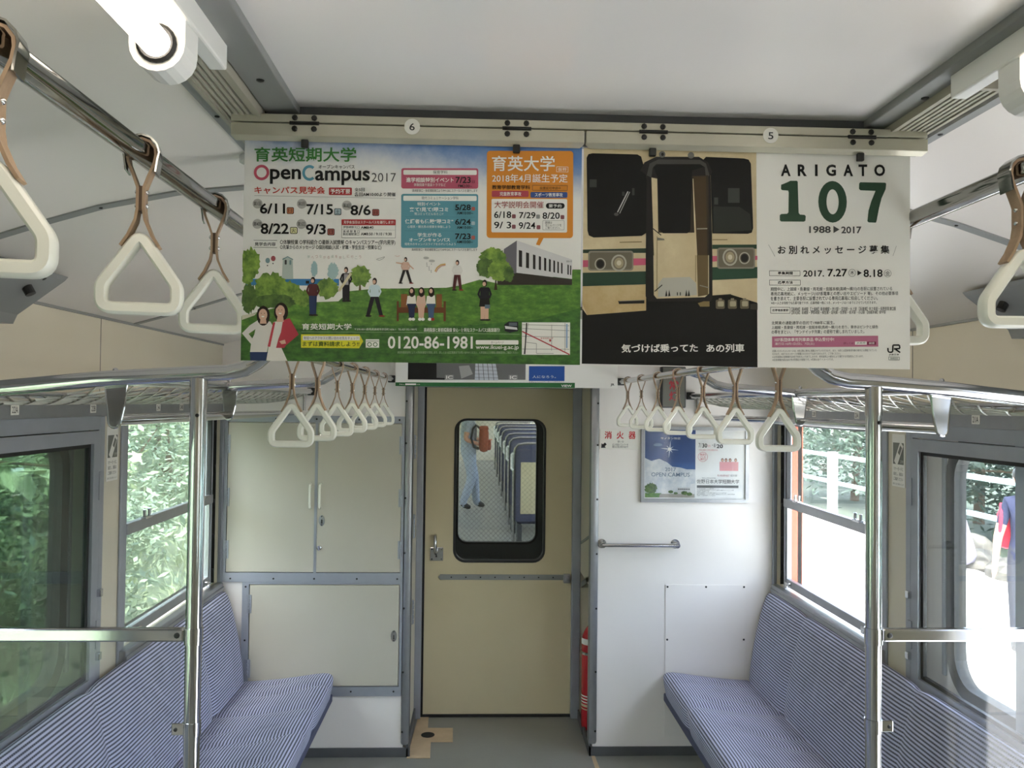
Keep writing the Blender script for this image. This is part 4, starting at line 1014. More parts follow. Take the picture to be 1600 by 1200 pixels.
p.text('A', 940, 1098, 1085, 1146, '高 崎 駅 東 口\n新前橋駅東口', black); p.text('A', 1098, 1120, 1372, 1144, 'AM8:50 / 9:10 / 9:30', black, .01); p.line('A', [(932, 1092), (1400, 1096)], 2, grey, 3)
p.text('C', 160, 65, 345, 97, '見学会内容', black, .01); p.line('C', [(150, 47), (357, 48)], 3, dgrey); p.line('C', [(148, 110), (357, 112)], 3, dgrey)
p.text('C', 384, 42, 1405, 90, '○体験授業 ○学科紹介 ○最新入試情報 ○キャンパスツアー(学内見学)', black, .008)
p.text('C', 384, 88, 1280, 132, '○先輩からのメッセージ ○個別相談(入試・就職・学生生活・授業など)', black, .008)
# pink and teal event boxes
pk, tl = ink('#b8586e'), ink('#5c97a6')
p.rr('B', 25, 508, 668, 678, pk, 1, 18); p.rr('B', 42, 524, 655, 564, white, 2, 10); p.text('B', 290, 528, 410, 556, '保育学科', dgrey)
p.text('B', 65, 586, 462, 628, '進学相談特別イベント', white, .02); p.text('B', 130, 634, 397, 660, '体験授業や座談トラマなど', white)
p.text('B', 478, 580, 605, 634, '7/23', black, .02, name='date_lettering'); p.rr('B', 612, 606, 642, 636, pk, 3, 6); p.text('B', 500, 645, 615, 668, 'PM2:00~', black, .01); p.text('B', 616, 610, 638, 632, '日', black)
p.text('B', 118, 684, 662, 708, '高崎駅東口・新前橋駅東口よりPM1:30にスクールバスを運行します', black)
p.rr('B', 25, 722, 668, 1170, tl, 1, 18); p.rr('B', 42, 738, 655, 780, white, 2, 10); p.text('B', 195, 744, 502, 770, '現代コミュニケーション学科', dgrey)
p.text('B', 160, 792, 352, 822, '特別イベント', white, .01); p.text('B', 92, 834, 418, 870, '来て!見て!現コミ', white, .02); p.text('B', 135, 878, 376, 900, '現コミってどんなとこ!?', white)
p.text('B', 476, 810, 606, 858, '5/28', black, .02, name='date_lettering'); p.rr('B', 612, 830, 642, 860, ink('#b5645a'), 3, 6); p.text('B', 490, 870, 626, 892, 'AM10:00~', black, .01)
p.line('B', [(55, 912), (645, 914)], 2, ink('#47808f'))
p.text('B', 58, 932, 460, 970, '保護者も体験“現コミ”', white, .02); p.text('B', 78, 984, 435, 1006, '心理系・観光系の授業を体験しよう', white)
p.text('B', 476, 930, 606, 978, '6/24', black, .02, name='date_lettering'); p.rr('B', 612, 950, 642, 980, ink('#a9bcc2'), 3, 6); p.text('B', 490, 990, 626, 1012, 'AM10:00~', black, .01)
p.line('B', [(55, 1028), (645, 1030)], 2, ink('#47808f'))
p.text('B', 162, 1046, 362, 1080, '学生が作る', white, .01); p.text('B', 92, 1088, 434, 1120, 'オープンキャンパス', white, .02); p.text('B', 56, 1128, 480, 1150, '短育大のキャンパスライフをのぞいてみよう', white)
p.text('B', 476, 1050, 606, 1098, '7/23', black, .02, name='date_lettering'); p.rr('B', 612, 1068, 642, 1100, ink('#b5645a'), 3, 6); p.text('B', 488, 1108, 624, 1132, 'AM10:00~', black, .01)
p.text('B', 115, 1174, 662, 1196, '高崎駅東口・新前橋駅東口よりAM9:20にスクールバスを運行します', black)
# orange university box
p.rr('B', 740, 362, 1468, 1086, org, 1, 28); p.poly('B', [(1180, 1080), (1222, 1080), (1186, 1148), (1156, 1140)], org, 1, 'printed_box')
p.text('B', 782, 404, 1312, 532, '育英大学', white, .012, name='title_lettering'); p.line('B', [(1328, 494), (1424, 496), (1424, 538), (1326, 536)], 3, white, 3, closed=True); p.text('B', 1338, 502, 1412, 530, '仮称', white)
p.text('B', 784, 556, 1420, 626, '2018年4月誕生予定', white, .008)
p.text('B', 784, 648, 1104, 684, '教育学部教育学科', black, .012); p.line('B', [(1126, 648), (1420, 650), (1418, 692), (1124, 690)], 3, dgrey, 3, closed=True); p.text('B', 1186, 660, 1362, 684, '設置認可申請中', black)
p.rr('B', 782, 694, 1092, 746, ink('#b44a55'), 2, 10); p.text('B', 848, 704, 1030, 738, '児童教育専攻', white, .01); p.rr('B', 1108, 704, 1420, 752, ink('#3d5590'), 2, 10); p.text('B', 1144, 712, 1380, 744, 'スポーツ教育専攻', white, .01)
p.rr('B', 780, 762, 1418, 1040, white, 2, 12); p.text('B', 804, 782, 1218, 840, '大学説明会開催', ink('#9a3f3c'), .004, name='title_lettering'); p.rr('B', 1238, 796, 1396, 842, black, 3, 22); p.text('B', 1262, 806, 1370, 834, '要予約', white, .01, 5)
for (x0, y0, x1, y1, t_, c, bx) in ((802, 866, 946, 922, '6/18', '#8f5a60', 952), (1012, 872, 1150, 924, '7/29', '#9a9a98', 1156), (1210, 874, 1355, 928, '8/20', '#8f5a60', 1362), (802, 952, 946, 1008, '9/ 3', '#8f5a60', 952), (1010, 956, 1150, 1012, '9/24', '#8f5a60', 1160)):
    p.text('B', x0, y0, x1, y1, t_, black, .015, name='date_lettering'); p.rr('B', bx, y1-32, bx+32, y1+2, ink(c), 3, 8)
p.rr('B', 1210, 940, 1394, 1020, grey, 3, 8); p.rr('B', 1213, 943, 1391, 1017, white, 4, 7); p.text('B', 1232, 948, 1370, 1012, '詳細は\nホームページを\nご覧ください。', black, 0, 6)
# landscape
p.poly('C', [(40, 1120), (40, 720), (160, 690), (520, 600), (900, 585), (1000, 495), (1250, 470), (1602, 478), (1650, 490), (1700, 1130)], 'print_grass', 1)
p.poly('D', [(0, 412), (380, 405), (480, 388), (640, 342), (800, 375), (1370, 300), (1372, 262), (1446, 262), (1440, 1010), (-30, 1010), (-60, 412)], 'print_grass', 1)
p.poly('C', [(40, 1120), (40, 900), (300, 850), (900, 800), (1700, 800), (1700, 1130)], 'print_grass_dark', 2); p.poly('D', [(-60, 1010), (-60, 720), (500, 700), (1100, 650), (1446, 560), (1440, 1010)], 'print_grass_dark', 2)
p.rr('C', 80, 388, 905, 446, ink('#3f7fb4'), 1, name='printed_picture'); p.poly('C', [(400, 390), (408, 205), (448, 196), (494, 208), (500, 390)], ink('#b9c4bd'), 1)
p.poly('C', [(405, 222), (450, 196), (498, 222), (498, 214), (450, 188), (405, 212)], ink('#6e8f96'), 2); p.rr('C', 424, 220, 442, 262, dgrey, 2, 6, 'printed_picture'); p.rr('C', 466, 222, 482, 264, ink('#7c9a9c'), 2, 6, 'printed_picture')
for i, (x, y, rx, ry, m_) in enumerate(((90, 250, 85, 130, 'print_leaf'), (100, 380, 50, 60, 'print_leaf'), (300, 470, 150, 130, 'print_leaf'), (440, 520, 130, 110, 'print_leaf'), (330, 590, 230, 60, 'print_leaf_dark'), (110, 560, 70, 130, 'print_leaf_dark'), (590, 560, 90, 70, 'print_leaf'), (800, 470, 95, 90, 'print_leaf'), (1095, 360, 88, 95, 'print_leaf'))):
    p.blob('C', max(x, 60+rx*.75) if x < 120 else x, y, rx, ry, m_, 2, i+3)
p.blob('C', 685, 300, 30, 65, ink('#9fbcc0'), 1, 41); p.blob('C', 850, 320, 48, 75, ink('#a9c3c4'), 1, 42); p.poly('C', [(1085, 440), (1098, 440), (1102, 490), (1080, 490)], ink('#6b5a3c'), 2)
p.poly('C', [(50, 712), (180, 690), (160, 712), (50, 752)], ink('#cfcab4'), 2)
for (x, y, c) in ((274, 226, '#7f9a9f'), (323, 208, '#a8565e')):
    p.ell('C', x, y, 20, 24, ink(c), 1); p.ell('C', x-2, y+44, 6, 6, dgrey, 1)
for k, ch in enumerate('夢へつながる道を探しに行こう'): p.text('C', 625+k*35, 180+6*math.sin(k*1.7), 647+k*35, 205+6*math.sin(k*1.7), ch, ink('#c9a9a4') if k % 3 else ink('#b9c3b9'), 0, 3)
p.line('C', [(1235, 215), (1265, 222), (1300, 205), (1310, 190), (1280, 200), (1240, 210)], 4, grey); p.line('C', [(1400, 180), (1425, 188), (1445, 180)], 4, ink('#d9b9b0'))
# building and tree on the right
p.poly('D', [(830, 105), (932, 38), (932, 290), (880, 300), (830, 250)], ink('#6f6c74'), 2); p.poly('D', [(932, 38), (1370, 185), (1370, 335), (930, 288)], ink('#d5d3d4'), 2)
p.poly('D', [(780, 330), (930, 288), (1370, 338), (1370, 382), (780, 382)], ink('#3a342f'), 2)
for x, w, y0, y1 in ((948, 26, 112, 240), (1005, 24, 130, 250), (1060, 20, 146, 258), (1106, 18, 158, 264), (1148, 17, 170, 270), (1186, 15, 180, 277), (1221, 14, 190, 283), (1253, 12, 199, 288), (1283, 11, 208, 292), (1333, 11, 222, 300), (1354, 9, 228, 303)):
    p.poly('D', [(x, y0), (x+w, y0+6), (x+w, y1+4), (x, y1)], ink('#33302f'), 3)
p.text('D', 1325, 192, 1368, 208, '育英大学', dgrey)
p.poly('D', [(760, 300), (775, 300), (772, 360), (780, 422), (754, 422), (762, 360)], ink('#3b3020'), 3)
for i, (x, y, rx, ry) in enumerate(((745, 180, 105, 85), (690, 250, 75, 75), (800, 270, 95, 85), (870, 300, 40, 60))): p.blob('D', x, y, rx, ry, 'print_leaf_dark' if i % 2 else 'print_leaf', 3, 60+i, 50, .12)
p.line('D', [(290, 280), (305, 250), (335, 228), (372, 222)], 10, ink('#d8b06c')); p.line('D', [(298, 286), (314, 258), (342, 236), (372, 231)], 6, ink('#c98f86')); p.ell('D', 220, 175, 22, 10, ink('#b9b7b4'), 2); p.ell('D', 265, 198, 24, 10, ink('#b9b7b4'), 2)
for k in range(9): p.ell('D', 225+(k*17) % 50, 215+(k*29) % 75, 3, 5, grey, 2)
# printed students: simple flat figures (sheet, centre, foot line, height, shirt, trousers, stride)
sk, hr_ = ink('#d8b09a'), ink('#2c211d')
def student(sh, cx, foot, h, shirt, legs, stride=.08, lean=0., skirt=False, lay=3):
    H = h; top = foot-H; w = H*.085
    hy = top+H*.085
    p.ell(sh, cx, hy+H*.01, H*.058, H*.088, hr_, lay); p.ell(sh, cx-H*.012, hy+H*.028, H*.042, H*.052, sk, lay+1)
    p.poly(sh, [(cx-w*1.2, top+H*.19), (cx+w*1.2, top+H*.19), (cx+w*1.35, top+H*.50), (cx-w*1.35, top+H*.50)], ink(shirt), lay)
    for sd in (-1, 1):
        p.poly(sh, [(cx+sd*w*1.0, top+H*.20), (cx+sd*w*1.5, top+H*.22), (cx+sd*w*2.1, top+H*.36), (cx+sd*w*1.5, top+H*.47), (cx+sd*w*1.1, top+H*.44), (cx+sd*w*1.5, top+H*.36)], ink(shirt), lay+1)
        x1 = cx+sd*stride*H
        p.poly(sh, [(cx-w*1.2 if sd < 0 else cx-w*.1, top+H*.49), (cx+w*.1 if sd < 0 else cx+w*1.2, top+H*.49), (x1+w*.55, foot-H*.03), (x1-w*.55, foot-H*.03)], ink(legs), lay+1)
        p.ell(sh, x1+w*.2, foot-H*.02, w*1.0, H*.022, ink('#2a2422') if sd < 0 else ink('#8a2f2c') if stride > .1 else ink('#2a2422'), lay+1)
    if skirt: p.poly(sh, [(cx-w*1.3, top+H*.46), (cx+w*1.3, top+H*.46), (cx+w*1.6, top+H*.66), (cx-w*1.6, top+H*.66)], ink('#22201f'), lay+2)
student('C', 675, 715, 348, '#5a2d30', '#2c3a5e', .035); p.rr('C', 612, 405, 642, 430, black, 5, name='printed_picture')
student('C', 968, 590, 312, '#26242a', '#26242a', .05); p.poly('C', [(896, 490), (1005, 330), (1022, 345), (915, 502)], ink('#d9cfae'), 6); p.poly('C', [(950, 345), (985, 345), (990, 440), (950, 440)], ink('#a9a4a6'), 4)
student('C', 1222, 722, 348, '#cfe0e6', '#26242a', .17)
student('D', 60, 375, 208, '#d9b7a8', '#2c2a2c', .20); p.line('D', [(80, 222), (122, 262)], 9, sk, 4); p.line('D', [(40, 222), (-15, 212)], 9, sk, 4)
student('D', 465, 428, 240, '#e3e0dc', '#5a2d30', .11); student('D', 680, 660, 320, '#26262a', '#d8b09a', .05, skirt=True); p.rr('D', 682, 536, 722, 566, ink('#6b7f8f'), 6, name='printed_picture')
wd, wd2 = ink('#8a5a34'), ink('#6b4026')
p.rr('D', 25, 455, 75, 560, wd, 3, name='printed_picture'); p.rr('D', 300, 455, 345, 560, wd, 3, name='printed_picture'); p.rr('D', 0, 558, 375, 600, wd2, 3, name='printed_picture'); p.rr('D', -8, 510, 8, 665, wd2, 3, name='printed_picture'); p.rr('D', 358, 510, 376, 665, wd2, 3, name='printed_picture')
for k in range(6): p.line('D', [(90+k*38, 462), (90+k*38, 560)], 12, wd, 3)
for x, c, lg in ((110, '#e6e0d6', '#2b3350'), (185, '#d6b49f', '#d8b09a'), (262, '#ece7df', '#4a6080')):
    p.ell('D', x, 440, 24, 38, hr_, 5); p.ell('D', x-3, 432, 13, 17, sk, 6); p.poly('D', [(x-34, 470), (x+28, 465), (x+34, 540), (x-44, 540)], ink(c), 4)
    p.poly('D', [(x-40, 530), (x+36, 530), (x+24, 565), (x+18, 640), (x-22, 640), (x-26, 570)], ink(lg), 5); p.ell('D', x-12, 650, 14, 12, white, 6); p.ell('D', x+12, 650, 14, 12, ink('#a33030') if x > 200 else white, 6)
# two women in front
p.poly('C', [(185, 760), (300, 765), (320, 800), (300, 900), (270, 1040), (122, 1040), (135, 930), (160, 880)], ink('#ddd8d3'), 4); p.poly('C', [(190, 755), (120, 800), (52, 870), (130, 962), (165, 940), (110, 875), (175, 830)], ink('#ddd8d3'), 5)
p.poly('C', [(122, 1035), (280, 1035), (262, 1112), (126, 1112)], ink('#2f3f66'), 5); p.ell('C', 238, 715, 58, 88, hr_, 4); p.poly('C', [(215, 740), (262, 740), (268, 785), (208, 785)], sk, 5); p.ell('C', 236, 706, 38, 52, sk, 5); p.poly('C', [(185, 690), (236, 632), (290, 690), (285, 660), (240, 625), (190, 660)], hr_, 6)
p.poly('C', [(330, 770), (420, 750), (400, 1000), (452, 1112), (266, 1112), (300, 900)], ink('#e4dfd8'), 4); p.poly('C', [(412, 755), (470, 735), (552, 880), (440, 975), (425, 998), (352, 998), (372, 920), (395, 860)], ink('#b5404c'), 5); p.poly('C', [(325, 775), (345, 770), (300, 990), (278, 985)], ink('#b5404c'), 5)
p.ell('C', 395, 682, 62, 84, hr_, 4); p.poly('C', [(365, 715), (412, 715), (420, 768), (355, 770)], sk, 5); p.ell('C', 388, 676, 41, 55, sk, 5); p.poly('C', [(345, 660), (395, 604), (448, 660), (440, 630), (395, 598), (350, 630)], hr_, 6); p.poly('C', [(380, 940), (430, 925), (440, 960), (400, 965)], sk, 6)
for x, y in ((222, 694), (250, 694), (374, 664), (402, 664)): p.ell('C', x, y, 4, 3, black, 7)
for x, y in ((236, 722), (388, 694)): p.ell('C', x, y, 13, 6, white, 7); p.ell('C', x, y-10, 3, 3, ink('#b98a74'), 7)
# footer
p.text('C', 580, 782, 1018, 838, '育英短期大学', white, .015, 4, name='title_lettering'); p.text('C', 1045, 822, 1412, 842, '〒370-0011群馬県高崎市京目町1656-1', white); p.text('C', 1432, 822, 1600, 842, 'TEL.027-352-1981代', white)
p.line('C', [(575, 856), (1650, 860)], 3, ink('#9cb58a'), 3); p.line('D', [(40, 752), (955, 764)], 3, ink('#9cb58a'), 3)
p.poly('C', [(572, 878), (1090, 878), (1122, 938), (1086, 1000), (572, 996)], ink('#dcd63a'), 3); p.rr('C', 588, 892, 1092, 930, white, 4); p.text('C', 596, 898, 1085, 924, '育短へのアクセスと問い合わせ先をチェック!', dgrey, 0, 6); p.text('C', 586, 940, 1088, 984, 'まずは資料請求しよう!!', ink('#3f5a28'), .015, 5)
p.rr('C', 1145, 920, 1264, 994, white, 3); p.ring('C', 1178, 966, 17, 17, 6, ink('#2f5a22'), 4); p.ring('C', 1230, 966, 17, 17, 6, ink('#2f5a22'), 4); p.line('C', [(1150, 936), (1260, 936)], 4, ink('#2f5a22'), 4)
p.text('D', -76, 780, 588, 878, '0120-86-1981', white, .018, 4, name='title_lettering'); p.rr('D', 612, 810, 948, 844, white, 3, 8); p.text('D', 732, 818, 832, 836, 'ホームページ', dgrey, 0, 5); p.text('D', 612, 848, 950, 888, 'www.ikuei-g.ac.jp', white, .01)
p.text('D', 205, 716, 800, 748, '高崎路線と新前橋路線 安心・便利なスクールバス2路線運行!', white, .012); p.text('D', 0, 896, 945, 916, '高校卒業資格等により入学資格審査を実施します。詳しくは入試広報課までお問い合わせください。入学定員などの情報は募集要項をご確認ください', ink('#a9c09a'))
p.poly('D', [(835, 690), (870, 665), (945, 668), (945, 740), (880, 752), (840, 740)], ink('#26282e'), 3); p.poly('D', [(840, 700), (935, 712), (940, 730), (845, 722)], ink('#d5d5d8'), 4); p.rr('D', 872, 674, 936, 700, ink('#5d6570'), 4, name='printed_picture')
p.rr('D', 975, 672, 1356, 922, white, 3)
for pts in ([(978, 690), (1350, 698)], [(978, 720), (1350, 736)], [(978, 780), (1350, 786)], [(978, 878), (1350, 880)], [(1010, 826), (1090, 836), (1090, 910)], [(1210, 690), (1210, 890)], [(1025, 676), (990, 918)], [(1316, 676), (1316, 900)], [(1090, 912), (1225, 912)]): p.line('D', pts, 4, grey, 4)
p.line('D', [(1330, 684), (1330, 870)], 12, ink('#8fa9c9'), 4); p.line('D', [(1012, 676), (998, 918)], 9, black, 5); p.line('D', [(976, 742), (1352, 920)], 9, ink('#b5404c'), 5); p.text('D', 1122, 788, 1222, 802, '育英短期大学', ink('#b5404c')); p.ell('D', 1198, 812, 8, 10, ink('#b5404c'), 5)
p.done()

# ---------------------------------------------------------------- farewell train poster
q = Poster([(911, 232), (1425, 243.5), (911, 566), (1419, 577)], .0415, .556, 1.738, 2.0745, YP+.0004, .0006, white, 'hanging_poster',
           'hanging farewell poster with a dark front view of a train and big green 107', 'hanging posters in the front row')
nm = 'printed_train'
cream, blk, dk = ink('#cdbb96'), ink('#141413'), ink('#1f1e1b')
q.poly('E', [(52, 236), (1548, 262), (1548, 1160), (52, 1160)], 'print_train', 1, nm); q.poly('F', [(52, 0), (1552, 0), (1552, 955), (56, 905)], blk, 1, nm)
q.poly('F', [(52, 0), (600, 0), (600, 460), (100, 495), (52, 440)], 'print_train', 2, nm); q.poly('F', [(52, 250), (600, 240), (600, 460), (100, 495), (52, 400)], 'print_train_dirty', 3, nm); q.poly('F', [(1165, 0), (1552, 0), (1552, 400), (1330, 330), (1165, 340)], 'print_train', 2, nm)
q.poly('E', [(52, 1100), (600, 1090), (600, 1130), (52, 1130)], ink('#2f4034'), 2, nm); q.poly('E', [(1165, 1062), (1548, 1062), (1548, 1098), (1165, 1098)], ink('#2f4a38'), 2, nm)
q.poly('F', [(52, 138), (600, 128), (600, 238), (52, 252)], ink('#2b4234'), 4, nm); q.poly('F', [(1165, 95), (1552, 95), (1552, 190), (1165, 205)], ink('#2b4a38'), 4, nm)
q.poly('F', [(52, 32), (130, 32), (130, 88), (52, 90)], ink('#c9607a'), 4, nm); q.poly('F', [(488, 18), (600, 18), (600, 74), (488, 78)], ink('#c9607a'), 4, nm); q.poly('F', [(1165, 0), (1205, 0), (1205, 45), (1165, 48)], ink('#c9607a'), 4, nm); q.poly('F', [(1530, 0), (1552, 0), (1552, 34), (1530, 36)], ink('#c9607a'), 4, nm)
def win(pts): q.poly('E', pts, blk, 3, nm)
win([(85, 320), (100, 290), (135, 282), (520, 292), (552, 310), (562, 345), (600, 470), (600, 960), (560, 985), (150, 998), (110, 980), (98, 940)])
win([(1085, 340), (1110, 312), (1440, 325), (1480, 335), (1500, 370), (1518, 920), (1505, 960), (1470, 970), (1165, 965), (1150, 420)])
q.poly('E', [(1175, 735), (1400, 740), (1490, 800), (1505, 940), (1175, 960)], ink('#2c2f2b'), 4, nm)
for bx in ((112, 505, 172, 572), (390, 610, 412, 645), (475, 580, 496, 640), (1300, 580, 1400, 705), (1180, 660, 1215, 720)): q.rr('E', *bx, ink('#3f423e'), 5, name=nm)
q.line('E', [(352, 785), (440, 608)], 9, ink('#c9c9c4'), 5, nm); q.line('E', [(370, 795), (455, 612)], 7, ink('#a9a9a4'), 5, nm); q.ell('E', 342, 802, 20, 14, ink('#5a5a55'), 5, nm)
# gangway hood and door
q.poly('E', [(545, 430), (580, 360), (680, 312), (1050, 312), (1130, 360), (1165, 440), (1150, 470), (1165, 1165), (595, 1165), (600, 470)], ink('#252422'), 4, nm)
q.poly('E', [(600, 470), (625, 370), (700, 335), (1060, 338), (1110, 370), (1140, 470), (1110, 500), (1100, 400), (1060, 375), (680, 375), (650, 410), (640, 490)], ink('#4d4b48'), 5, nm)
q.ell('E', 732, 292, 28, 28, ink('#6f6d69'), 5, nm); q.ell('E', 735, 292, 12, 14, dk, 6, nm); q.ell('E', 980, 300, 28, 28, ink('#6f6d69'), 5, nm); q.poly('E', [(650, 490), (1130, 470), (1135, 1165), (655, 1165)], ink('#3a3226'), 5, nm)
q.poly('E', [(640, 490), (690, 500), (700, 960), (1010, 960), (995, 500), (1030, 500), (1120, 1165), (665, 1165)], 'print_train', 6, nm); q.poly('E', [(1000, 480), (1110, 480), (1120, 1165), (1035, 1165)], ink('#4a3a26'), 6, nm)
q.poly('E', [(655, 400), (700, 378), (1060, 378), (1090, 400), (990, 430), (975, 940), (950, 965), (740, 965), (710, 935), (690, 480)], ink('#121211'), 7, nm)
q.line('E', [(655, 925), (725, 982)], 8, dk, 8, nm); q.poly('E', [(690, 1000), (750, 1012), (755, 1024), (690, 1026)], ink('#77736a'), 8, nm); q.line('E', [(690, 990), (690, 1165)], 6, ink('#8a7a58'), 8, nm); q.line('E', [(1030, 928), (1120, 926)], 10, ink('#a09a8a'), 8, nm)
q.poly('F', [(595, -6), (1165, -6), (1165, 360), (1150, 385), (620, 385), (595, 340)], ink('#252422'), 5, nm); q.poly('F', [(660, -6), (1135, -6), (1135, 320), (1100, 350), (690, 360), (665, 330)], 'print_train', 6, nm); q.poly('F', [(1030, -6), (1128, -6), (1128, 330), (1040, 345)], ink('#6b5a3c'), 7, nm)
q.line('F', [(690, -6), (690, 300)], 6, ink('#8a7a58'), 8, nm); q.line('F', [(1020, -6), (1020, 220)], 6, ink('#8a7a58'), 8, nm)
q.poly('F', [(700, 348), (700, 240), (740, 185), (970, 178), (1025, 235), (1032, 332)], ink('#b9b6ac'), 8, nm)
for x in (770, 795, 940, 962): q.poly('F', [(x-10, 342), (x, 285), (x+10, 340)], dk, 9, nm)
for x in (860, 885): q.rr('F', x, 308, x+8, 335, dk, 9, name=nm)
q.line('F', [(670, 300), (735, 245)], 8, dk, 9, nm); q.line('F', [(1055, 250), (1130, 270)], 8, ink('#8f8a7d'), 9, nm)
# head lamps
for sh_, (x0, y0, x1, y1), L in (('E', (105, 1112, 490, 1300), ((208, 1224, 48, 52), (366, 1216, 66, 72))), ('E', (1205, 1088, 1532, 1268), ((1315, 1170, 64, 74), (1440, 1178, 48, 52)))):
    q.rr(sh_, x0, y0, x1, min(y1, 1280), ink('#8f897c'), 5, 24, nm); q.rr(sh_, x0+12, y0+14, x1-12, min(y1-14, 1268), ink('#6f6858'), 6, 18, nm)
    for i, (cx, cy, rx, ry) in enumerate(L):
        big = rx > 55
        q.ell(sh_, cx, cy, rx, ry, ink('#b5b0a2'), 7, nm); q.ell(sh_, cx, cy, rx*.78, ry*.8, ink('#4a443a') if not big else ink('#7a7060'), 8, nm); q.ell(sh_, cx, cy, rx*.6, ry*.62, dk if not big else ink('#a89c80'), 9, nm)
        if big: q.ell(sh_, cx, cy, rx*.3, ry*.3, ink('#d5cdb8'), 10, nm)
q.line('E', [(372, 1040), (560, 1036)], 9, ink('#8a7a58'), 4, nm); q.line('E', [(1165, 1020), (1295, 1020)], 8, ink('#8a7a58'), 4, nm)
q.poly('F', [(362, 378), (585, 370), (585, 400), (370, 404)], dk, 4, nm); q.line('F', [(370, 380), (585, 372)], 5, ink('#8a8478'), 5, nm); q.poly('F', [(1165, 335), (1325, 325), (1325, 342), (1165, 348)], dk, 5, nm)
for x in (1232, 1336, 1440):
    q.rr('F', x-38, 372, x+38, 450, ink('#6b6350'), 4, 12, nm); q.rr('F', x-22, 385, x+30, 430, ink('#b0a68c'), 5, 10, nm); q.rr('F', x-14, 360, x+14, 380, ink('#8a826e'), 5, 4, nm)
q.poly('F', [(1490, 410), (1552, 405), (1552, 460), (1490, 455)], ink('#3a372f'), 4, nm); q.poly('F', [(1040, 400), (1140, 370), (1140, 430), (1060, 430)], ink('#8a7850'), 4, nm)
q.text('F', 392, 744, 1040, 816, '気づけば乗ってた', white, .02, 6, 'title_lettering'); q.text('F', 1112, 748, 1436, 820, 'あの列車', white, .02, 6, 'title_lettering')
# text half
q.rr('G', 62, 262, 1500, 2300, white, 2)
for ch, x0, x1 in (('A', 280, 368), ('R', 432, 514), ('I', 588, 612), ('G', 690, 778), ('A', 845, 932), ('T', 983, 1062), ('O', 1126, 1224)): q.text('G', x0, 390, x1, 494, ch, black, .035, name='title_lettering')
g7 = ink('#2f4a38')
q.poly('G', [(282, 570), (305, 562), (345, 545), (365, 535), (425, 535), (432, 545), (438, 820), (450, 835), (492, 838), (502, 850), (498, 890), (485, 898), (280, 896), (268, 885), (268, 842), (280, 830), (335, 828), (346, 815), (350, 640), (345, 622), (290, 618), (280, 608)], g7, 3, 'printed_numeral')
q.ring('G', 745, 722, 92, 148, 74, g7, 3, name='printed_numeral')
q.poly('G', [(988, 560), (998, 548), (1225, 552), (1234, 562), (1228, 610), (1190, 690), (1165, 780), (1142, 890), (1135, 908), (1070, 906), (1058, 895), (1070, 800), (1095, 720), (1135, 625), (1000, 620), (986, 608)], g7, 3, 'printed_numeral')
q.text('G', 530, 938, 725, 1000, '1988', dgrey, .025); q.text('G', 820, 942, 1003, 1004, '2017', dgrey, .025); q.poly('G', [(750, 936), (805, 968), (750, 1000)], dgrey, 3, 'printed_arrow')
q.text('G', 248, 1110, 1254, 1186, 'お 別 れ メ ッ セ ー ジ 募 集', black, .02, name='title_lettering'); q.line('G', [(165, 1100), (222, 1205)], 3, grey, 3); q.line('G', [(1318, 1115), (1285, 1205)], 3, grey, 3)
def obox(sh, x0, y0, x1, y1): q.line(sh, [(x0, y0), (x1, y0+2), (x1, y1), (x0, y1-2)], 3, dgrey, 3, closed=True)
obox('H', 172, 132, 446, 178); q.text('H', 246, 140, 380, 168, '募集期間', black, .02); q.text('H', 474, 130, 660, 186, '2017.', black, .015); q.text('H', 692, 118, 870, 186, '7.27', black, .02); q.ring('H', 914, 154, 32, 32, 3, dgrey, 3); q.text('H', 893, 134, 935, 172, '木', black)
q.poly('H', [(962, 132), (1002, 154), (962, 178)], black, 3, 'printed_arrow'); q.text('H', 1016, 124, 1188, 192, '8.18', black, .02); q.ring('H', 1234, 160, 32, 32, 3, dgrey, 3); q.text('H', 1212, 138, 1256, 180, '金', black)
obox('H', 172, 214, 448, 260); q.text('H', 246, 222, 380, 250, '応募方法', black, .02)
q.text('H', 182, 278, 1272, 316, '期間中に、上越線・吾妻線・両毛線・信越本線(高崎〜横川)の各駅に設置されている', black); q.text('H', 182, 320, 1326, 358, '専用応募用紙に、メッセージ(107系電車との思い出やエピソード 等)、その他必要事項', black); q.text('H', 182, 360, 1140, 396, 'を書き添えて、主要各駅に設置されている専用応募箱に投函してください。', black)
q.text('H', 186, 404, 1130, 430, '※お一人さま何枚でも応募可能ですが、応募用紙一枚につき、メッセージは1つまでとさせていただきます。', dgrey)
obox('H', 180, 454, 354, 508); q.text('H', 195, 470, 340, 492, '応募箱設置駅', black, .01); q.text('H', 368, 456, 1304, 490, '【高崎線】高崎駅 【上越線】新前橋駅・渋川駅・沼田駅・水上駅 【吾妻線】中之条駅・長野原草津口駅', black); q.text('H', 368, 488, 1212, 518, '【両毛線】前橋駅・伊勢崎駅・桐生駅・足利駅・佐野駅・栃木駅・小山駅 【信越本線】安中駅', black)
q.text('H', 188, 578, 750, 608, '北関東の通勤通学の目的で1988年に誕生。', black); q.text('H', 188, 618, 1140, 652, '上越線・吾妻線・両毛線・信越本線(高崎〜横川)を走り、車体はピンクと緑色', black); q.text('H', 188, 656, 1016, 690, 'の帯をまとい、「サンドイッチ列車」の愛称で親しまれていました。', black)
